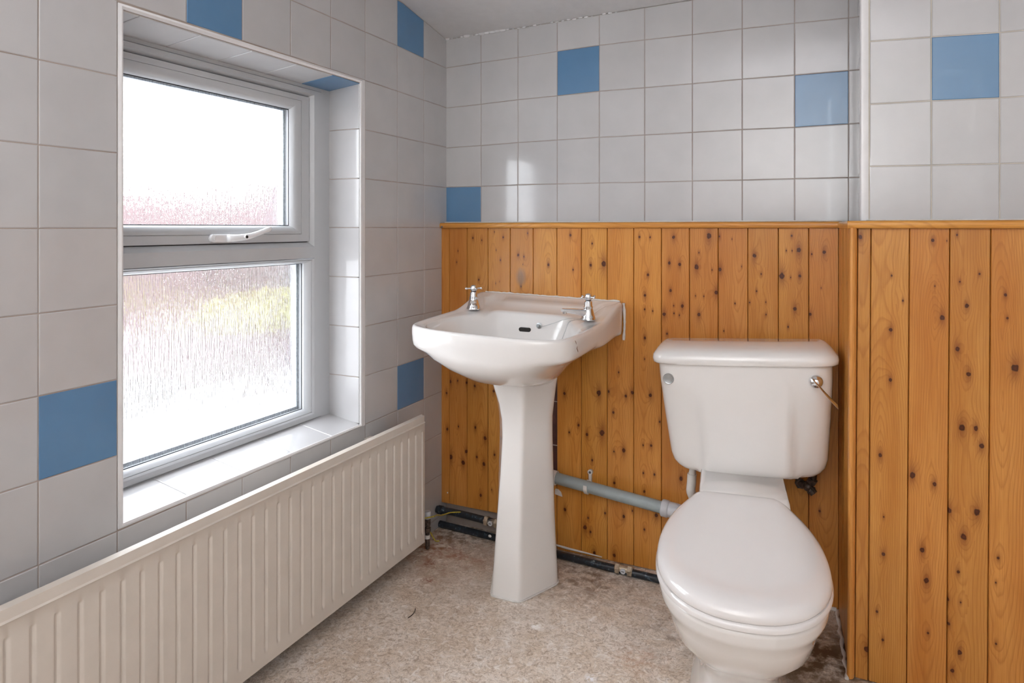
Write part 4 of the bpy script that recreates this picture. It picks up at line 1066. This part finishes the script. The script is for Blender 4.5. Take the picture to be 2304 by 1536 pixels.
chain(mb, [(0.612, -0.236, tz + .002), (0.585, -0.232, tz + .001), (0.556, -0.228, tz - .006), (0.52, -0.224, -0.298), (0.478, -0.212, -0.312)])
mb.build('bead_chain', 'dull_chrome', basin, smooth=60)
mb = MB(); mb.lathe([(0.0095, 0), (0.0095, 0.002), (0.004, 0.003), (0.004, 0.009), (0.0055, 0.0095), (0.0055, 0.012)], (0.462, -0.200, -0.312), (0, -1, 0.1), 18)
mb.build('chain_stay', 'dull_chrome', basin, smooth=40)

# ------------------------------------------------------------------ toilet
wcr = thing('toilet', (1.10, -0.35, -H), 'white close-coupled toilet with its lid closed, right of the washbasin', 'toilet')
AP, OPX, OPY = R(8), 1.078, -0.30
def PP(x, d, z): return (OPX + math.sin(AP) * d + math.cos(AP) * x, OPY - math.cos(AP) * d + math.sin(AP) * x, z)
def ploop(half, z, n=41):
    # half outline from the front (large d) to the back
    o_ = half_outline([(x, -d) for x, d in half], n)
    return [PP(x, -y, z(x, -y) if callable(z) else z) for x, y in o_]
LIDO = [(0, 0.617), (0.055, 0.610), (0.105, 0.582), (0.143, 0.535), (0.166, 0.475), (0.1735, 0.40), (0.169, 0.32), (0.151, 0.235), (0.125, 0.165), (0.104, 0.118), (0.088, 0.104), (0, 0.102)]
def sh(o_, e_, dc=0.37):
    r_ = []
    for x, d in o_: 
        l = math.hypot(x, d - dc); k = (l - e_) / l
        r_.append((x * k, dc + (d - dc) * k))
    return r_
zl_ = lambda x, d: -0.668 - 0.026 * (d - 0.10) / 0.54
def zt_(dz): return lambda x, d: zl_(x, d) + dz
# pan
RIM = sh(LIDO, 0.004)
mb = MB()
mb.loft([ploop([(0, 0.46), (0.05, 0.455), (0.095, 0.41), (0.112, 0.33), (0.112, 0.2), (0.105, 0.1), (0.09, 0.06), (0, 0.055)], -H + 0.0005),
         ploop([(0, 0.455), (0.05, 0.45), (0.092, 0.405), (0.108, 0.33), (0.108, 0.2), (0.10, 0.1), (0.085, 0.06), (0, 0.055)], -1.070),
         ploop([(0, 0.43), (0.042, 0.425), (0.074, 0.39), (0.089, 0.32), (0.090, 0.2), (0.085, 0.1), (0.07, 0.06), (0, 0.055)], -1.030),
         ploop([(0, 0.405), (0.038, 0.40), (0.066, 0.37), (0.079, 0.31), (0.081, 0.2), (0.078, 0.1), (0.065, 0.06), (0, 0.055)], -0.985),
         ploop([(0, 0.425), (0.042, 0.42), (0.072, 0.385), (0.086, 0.32), (0.088, 0.2), (0.080, 0.1), (0.065, 0.06), (0, 0.055)], -0.945),
         ploop([(0, 0.485), (0.055, 0.478), (0.095, 0.435), (0.114, 0.36), (0.112, 0.25), (0.092, 0.12), (0.07, 0.07), (0, 0.065)], -0.895),
         ploop([(0, 0.560), (0.06, 0.550), (0.110, 0.505), (0.140, 0.42), (0.140, 0.31), (0.112, 0.17), (0.08, 0.09), (0, 0.08)], -0.840),
         ploop(sh(RIM, 0.022), -0.795), ploop(sh(RIM, 0.016), -0.778), ploop(sh(RIM, 0.007), -0.768), ploop(sh(RIM, 0.003), -0.758), ploop(sh(RIM, 0.001), -0.745),
         ploop(RIM, zt_(-0.048)), ploop(sh(RIM, 0.004), zt_(-0.042)), ploop(sh(RIM, 0.02), zt_(-0.041))])
pan_o = mb.build('pan', 'ceramic', wcr, smooth=60)
# rear deck that carries the cistern
def dk(w0, d0, d1, z, n=41): return [(p[0] + 0.013, p[1], p[2]) for p in ploop([(0, d1), (w0 * 0.7, d1), (w0 * 0.97, d1 - 0.012), (w0, d1 - 0.04), (w0 * 1.0, d0 + 0.03), (w0 * 0.97, d0 + 0.005), (w0 * 0.8, d0), (0, d0)], z, n)]
mb = MB()
mb.loft([dk(0.082, 0.02, 0.20, -1.0), dk(0.09, -0.06, 0.20, -0.90), dk(0.10, -0.12, 0.20, -0.80), dk(0.112, -0.13, 0.20, -0.725), dk(0.108, -0.13, 0.185, -0.690), dk(0.1065, -0.13, 0.16, -0.6735), dk(0.104, -0.127, 0.13, -0.6690)])
mb.build('rear_deck', 'ceramic', wcr, smooth=60)
# seat and lid
mb = MB()
mb.loft([ploop(sh(LIDO, 0.006), zt_(-0.0405)), ploop(sh(LIDO, -0.0015), zt_(-0.0385)), ploop(sh(LIDO, -0.0025), zt_(-0.032)), ploop(sh(LIDO, 0.0), zt_(-0.0265)), ploop(sh(LIDO, 0.012), zt_(-0.0255))])
mb.build('seat', 'ceramic_seat', wcr, smooth=60)
mb = MB()
dome = lambda k: (lambda x, d: zl_(x, d) + k)
mb.loft([ploop(sh(LIDO, 0.010), zt_(-0.0252)), ploop(sh(LIDO, 0.002), zt_(-0.0248)), ploop(sh(LIDO, 0.0), zt_(-0.0215)), ploop(sh(LIDO, 0.0005), zt_(-0.015)), ploop(sh(LIDO, 0.0035), zt_(-0.0080)), ploop(sh(LIDO, 0.010), zt_(-0.0025)), ploop(sh(LIDO, 0.020), zt_(0.0012)), ploop(sh(LIDO, 0.036), zt_(0.0035)), ploop(sh(LIDO, 0.06), zt_(0.0045)), ploop(sh(LIDO, 0.10), zt_(0.0035)), ploop([(x * .2, .37 + (d - .37) * .2) for x, d in LIDO], zt_(0.0015))])
mb.build('lid', 'ceramic_seat', wcr, smooth=70)
# cistern, set slightly askew on the pan
AC, ROLL = R(6), R(2.6)
CCX, CCY = 1.0905, -0.2925         # front centre of the lid; the cistern also leans a little
def CP(x, d, z):
    x *= 0.982; z += 0.372
    x, z = x * math.cos(ROLL) - z * math.sin(ROLL), x * math.sin(ROLL) + z * math.cos(ROLL) - 0.3685
    return (CCX + math.cos(AC) * x - math.sin(AC) * d, CCY + math.sin(AC) * x + math.cos(AC) * d, z)
def cloop(hw, front, back, z, rf=0.03, crease=0.0, bulge=0.012, n=45):
    h = [(0, front), (hw * 0.30, front + bulge * 0.1)]
    if crease > 0:
        h += [(0.102, front + bulge * 0.2), (0.112, front + bulge * 0.25 + crease * 0.1), (0.121, front + bulge * .3 + crease * 0.8), (0.130, front + bulge * .35 + crease)]
        h += [(hw - rf * 1.3, front + bulge * 0.8 + crease * 1.25)]
    else: h += [(hw * 0.6, front + bulge * 0.38), (hw - rf * 1.3, front + bulge * 0.8)]
    c2 = crease * 1.4
    h += [(hw - rf * 0.35, front + bulge + rf * 0.30 + c2), (hw, front + bulge + rf * 1.1 + c2), (hw, back - 0.02), (hw - 0.003, back - 0.004), (hw - 0.012, back), (0, back)]
    o_ = half_outline(h, n)
    return [CP(x, y, z) for x, y in o_]
mb = MB()
lv_ = [(-0.3720, .231, .010, .165, .030, 0), (-0.42, .229, .011, .165, .030, 0), (-0.46, .226, .012, .165, .030, 0.003), (-0.52, .222, .013, .165, .032, 0.009), (-0.58, .217, .015, .165, .034, 0.014), (-0.635, .212, .016, .163, .036, 0.016),
       (-0.657, .206, .0175, .161, .038, 0.016), (-0.670, .197, .021, .157, .040, 0.015), (-0.678, .184, .028, .150, .040, 0.010), (-0.6825, .168, .040, .140, .036, 0.006), (-0.684, .150, .055, .12, .03, 0.002)]
mb.loft([cloop(hw, f_, bk, z, rf, cr) for z, hw, f_, bk, rf, cr in reversed(lv_)])
mb.build('cistern', 'ceramic', wcr, smooth=60)
mb = MB()
mb.loft([cloop(.232, .008, .168, -0.3745, .03), cloop(.239, .002, .170, -0.3745, .03), cloop(.2455, 0.0, .185, -0.3700, .03), cloop(.2465, 0.0, .185, -0.3600, .03), cloop(.2450, .0025, .185, -0.3510, .03), cloop(.2395, .007, .184, -0.3445, .032),
         cloop(.2345, .018, .183, -0.3375, .035), cloop(.2285, .036, .181, -0.3320, .036), cloop(.222, .064, .179, -0.3280, .034), cloop(.214, .100, .176, -0.3262, .026, bulge=.008)])
cl = mb.build('cistern_lid', 'ceramic', wcr, smooth=60)
# flush lever
nrm = Vector((math.sin(AC), -math.cos(AC), 0))
def cf(x, z, d=0.0): return Vector(CP(x, 0.0, z)) + nrm * d
fx, fz = 0.184, -0.413
c0 = cf(fx, fz, -0.016)
mb = MB(); mb.lathe([(0.0175, 0), (0.0175, 0.003), (0.0155, 0.007), (0.012, 0.010), (0.0085, 0.0125), (0.0085, 0.018), (0.006, 0.0195)], c0, nrm, 32)
fl = tag(mb.build('flush_lever', 'chrome', wcr, smooth=45), 'chrome flush lever on the right of the cistern')
mb = MB()
rt = Vector((math.cos(AC), math.sin(AC), 0))
b0 = c0 + nrm * 0.018
pth = [b0 - rt * 0.010 + Vector((0, 0, 0.012)), b0, b0 + rt * 0.015 + Vector((0, 0, -0.018)) + nrm * 0.010, b0 + rt * 0.030 + Vector((0, 0, -0.034)) + nrm * 0.020, b0 + rt * 0.046 + Vector((0, 0, -0.050)) + nrm * 0.028]
cc = catmull(pth, 5); L = []
for i, p in enumerate(cc):
    t = i / (len(cc) - 1); ww = 0.0055 + 0.0045 * t; th = 0.0016
    a = (nrm * 0.75 + Vector((0, 0, -0.45)) + rt * 0.1).normalized(); c_ = Vector((0.707 * rt.x, 0.707 * rt.y, 0.707))
    L.append([p + a * (ww * math.cos(2 * PI * k / 12)) + c_ * (th * math.sin(2 * PI * k / 12)) for k in range(12)])
mb.loft(L); mb.build('lever_arm', 'chrome', fl, smooth=50)
mb = MB(); bc = cf(-0.2015, -0.4165, -0.0215)
mb.lathe([(0.0145, 0), (0.0150, 0.002), (0.0138, 0.0036), (0.0115, 0.0030), (0.0105, 0.0040), (0.0060, 0.0032), (0.0, 0.0034)], bc, nrm, 30)
tag(mb.build('blanking_cap', 'dull_chrome', wcr, smooth=40), 'round grey blanking cap on the left of the cistern')

# ------------------------------------------------------------------ pipework behind the toilet
wp_ = thing('waste_pipe', (0.65, -0.08, -0.86), 'grey plastic waste pipe from behind the pedestal to the toilet, fixed to the boarding', 'pipe')
A0, B0 = Vector((0.445, -0.080, -0.8335)), Vector((0.852, -0.088, -0.872))
mb = MB(); mb.tube([A0, B0], 0.0188, 24); mb.build('pipe', 'grey_pipe', wp_, smooth=50)
dr_ = (B0 - A0).normalized()
mb = MB(); mb.tube([A0 - dr_ * 0.02, A0 + dr_ * 0.030], 0.0235, 24); mb.build('socket', 'white_plastic', wp_, smooth=50)
mb = MB(); c = B0 - dr_ * 0.024
mb.tube([c, c + dr_ * 0.003, c + dr_ * 0.020, c + dr_ * 0.023], [0.0235, 0.026, 0.026, 0.0235], 24)
mb.tube(catmull([c + dr_ * 0.02, c + dr_ * 0.05, c + dr_ * 0.08 + Vector((0, 0.01, -0.012)), c + dr_ * 0.095 + Vector((0, 0.01, -0.045)), c + dr_ * 0.10 + Vector((0, 0.01, -0.14))], 6), 0.0235, 24)
mb.build('elbow', 'pale_grey', wp_, smooth=50)
mb = MB()
t_ = 0.338; cc = A0.lerp(B0, t_)
L = []
for k in range(17):
    a = R(-205 + 250 * k / 16)
    cen = cc + Vector((0, math.cos(a), math.sin(a))) * 0.0215
    n_ = Vector((0, math.cos(a), math.sin(a)))
    L.append([cen + n_ * 0.0018 - dr_ * 0.006, cen + n_ * 0.0018 + dr_ * 0.006, cen - n_ * 0.0018 + dr_ * 0.006, cen - n_ * 0.0018 - dr_ * 0.006])
mb.loft(L)
tb = Vector((cc.x - 0.002, PY, cc.z - 0.018))
mb.box((tb.x - 0.0055, PY - 0.010, tb.z + 0.010), (tb.x + 0.0055, PY - 0.0005, tb.z + 0.050), bev=0.002)
mb.lathe([(0.0085, 0.0), (0.0085, 0.009)], (tb.x, PY - 0.0005, tb.z + 0.053), (0, -1, 0), 18)
cp_ = mb.build('pipe_clip', 'white_plastic', wp_, smooth=40)
mb = MB(); mb.lathe([(0.0042, 0), (0.0042, 0.0012), (0.003, 0.0018)], (tb.x, PY - 0.0095, tb.z + 0.053), (0, -1, 0), 14); mb.build('clip_screw', 'steel', cp_)

mb = MB(); q0 = Vector((0.945, -0.155, -0.655)); q1 = Vector((0.932, -0.150, -0.735))
mb.tube([q0, q1], 0.0105, 20); ov = mb.build('overflow_pipe', 'white_plastic', wcr, smooth=50)
mb = MB(); mb.tube(catmull([q1 + Vector((0.0005, 0, 0.006)), q1 + Vector((-0.001, 0, -0.02)), q1 + Vector((-0.003, 0.004, -0.05)), q1 + Vector((0.01, 0.03, -0.09)), q1 + Vector((0.02, 0.08, -0.105))], 6), [0.0135] * 24 + [0.0135], 20)
mb.build('elbow', 'white_plastic', ov, smooth=50)
mb = MB(); mb.lathe([(0.006, 0), (0.007, 0.006), (0.003, 0.018)], (0.926, PY - 0.001, -0.725), (0, -1, 0), 8); tag(mb.build('wall_screw', 'dark_brass', smooth=30), 'dark screw head in the boarding beside the overflow pipe', 'screw')
va, vb, vc, vd_ = Vector((1.2241, -0.0550, -0.7427)), Vector((1.2462, -0.0780, -0.7403)), Vector((1.2626, -0.0850, -0.7568)), Vector((1.2602, -0.0820, -0.7177))
mb = MB()
mb.tube([(va.x - 0.004, PY - 0.001, va.z + 0.003), va], 0.0095, 16)
mb.tube([va + Vector((0, 0.004, 0)), va + Vector((0.001, -0.008, 0))], 0.0145, 6)
mb.tube([va, vb], 0.0105, 16)
mb.ball(vb, 0.0145, seg=16, rings=10)
mb.tube([vb, vb.lerp(vc, 0.45), vb.lerp(vc, 0.46), vb.lerp(vc, 0.62), vb.lerp(vc, 0.63), vc], [0.0115, 0.0115, 0.0140, 0.0140, 0.0120, 0.0110], 10)
iv = tag(mb.build('stop_valve', 'dark_brass', wcr, smooth=35), 'blackened metal stop valve under the right-hand end of the cistern')
mb = MB(); mb.tube([vb, vd_, vd_ + Vector((0.002, 0, 0.030))], 0.0085, 14)
mb.tube([vb.lerp(vd_, 0.5), vd_ + Vector((0, 0, 0.002))], 0.0135, 6)
mb.build('tail_pipe', 'dark_brass', iv, smooth=30)
mb = MB()
mb.add([(0.455, PY - .001, -0.905), (0.480, PY - .001, -0.912), (0.475, PY - .001, -0.897), (0.465, PY - .001, -0.889), (0.455, PY - .001, -0.888), (0.455, PY - .008, -0.905), (0.476, PY - .006, -0.910), (0.472, PY - .006, -0.900), (0.465, PY - .007, -0.893), (0.455, PY - .008, -0.892)],
       [(5, 6, 7, 8, 9), (4, 3, 2, 1, 0), (0, 1, 6, 5), (1, 2, 7, 6), (2, 3, 8, 7), (3, 4, 9, 8), (4, 0, 5, 9)])
tag(mb.build('pipe_clip', 'white_plastic', smooth=30), 'broken white clip stub on the boarding just below the waste pipe', 'clip')
# hair lying on the lino, curled plaster flakes
mb = MB(); mb.tube(catmull([(0.228, -0.596, -H + .0012), (0.2305, -0.580, -H + .0014), (0.228, -0.562, -H + .0013), (0.220, -0.545, -H + .0012)], 5), [0.0004] + [0.0011] * 14 + [0.0005], 6)
tag(mb.build('floor_fibre', 'dark_hole', smooth=60), 'short dark curved fibre lying on the lino in front of the radiator', 'fibre')

# ------------------------------------------------------------------ no ceiling lamps built; an added fill light serves instead
# ------------------------------------------------------------------ outside the window
gz = -1.42
mb = MB(); mb.box((-9, -8, gz - 0.1), (-0.26, 14, gz)); struct(mb.build('ground', 'paving'))
mb = MB(); mb.box((-0.42, -1.45, -0.70), (-0.235, -0.45, -0.665), bev=0.004); mb.build('outer_sill', 'render_white', win)
gw = thing('garden_wall', (-3.9, 3, gz), 'pinkish brick garden wall seen blurred through the obscure glass', 'garden wall')
mb = MB(); mb.box((-4.0, -4, gz), (-3.8, 12, 0.42)); mb.build('brickwork', 'brick', gw)
mb = MB(); mb.box((-4.04, -4, 0.42), (-3.76, 12, 0.47), bev=0.01); mb.build('coping', 'paving', gw)
def bush(name, c, r_, n, mat, label, cat, ls=0.05, grp=None):
    rr = random.Random(len(label)); mb = MB()
    for _ in range(n):
        while True:
            d = Vector((rr.uniform(-1, 1), rr.uniform(-1, 1), rr.uniform(-1, 1)))
            if 0.35 < d.length < 1: break
        p = Vector((c[0] + d.x * r_[0], c[1] + d.y * r_[1], c[2] + d.z * r_[2]))
        a = Vector((rr.uniform(-1, 1), rr.uniform(-1, 1), rr.uniform(-1, 1))).normalized(); b_ = a.orthogonal().normalized(); s_ = rr.uniform(.6, 1.3) * ls
        mb.add([p - a * s_, p + b_ * s_ * .45, p + a * s_, p - b_ * s_ * .45], [(0, 1, 2, 3)])
    root = thing(name, (c[0], c[1], gz), label, cat, grp)
    mb.build('foliage', mat, root)
    mb = MB()
    for k in range(5): mb.tube([(c[0] + .05 * k - .1, c[1] + .07 * k - .14, gz), (c[0] + r_[0] * .4 * math.cos(k * 1.3), c[1] + r_[1] * .5 * math.sin(k * 1.3), c[2])], [0.02, 0.008], 6)
    mb.build('stem', 'dark_brass', root)
bush('garden_bush', (-3.05, 2.15, -0.70), (0.22, 0.70, 0.17), 2200, 'leaf', 'yellow-green bush seen blurred through the right of the lower pane', 'bush')
bush('garden_bush', (-3.52, 2.75, -0.42), (0.12, 0.85, 0.14), 1800, 'leaf_dark', 'grey-green bush above the yellow one, blurred at the top right of the lower pane', 'bush')
bush('garden_shrub', (-3.5, 0.9, gz + 0.15), (0.16, 0.75, 0.13), 2400, 'leaf_dark', 'low dark planting along the foot of the brick wall outside', 'shrub')
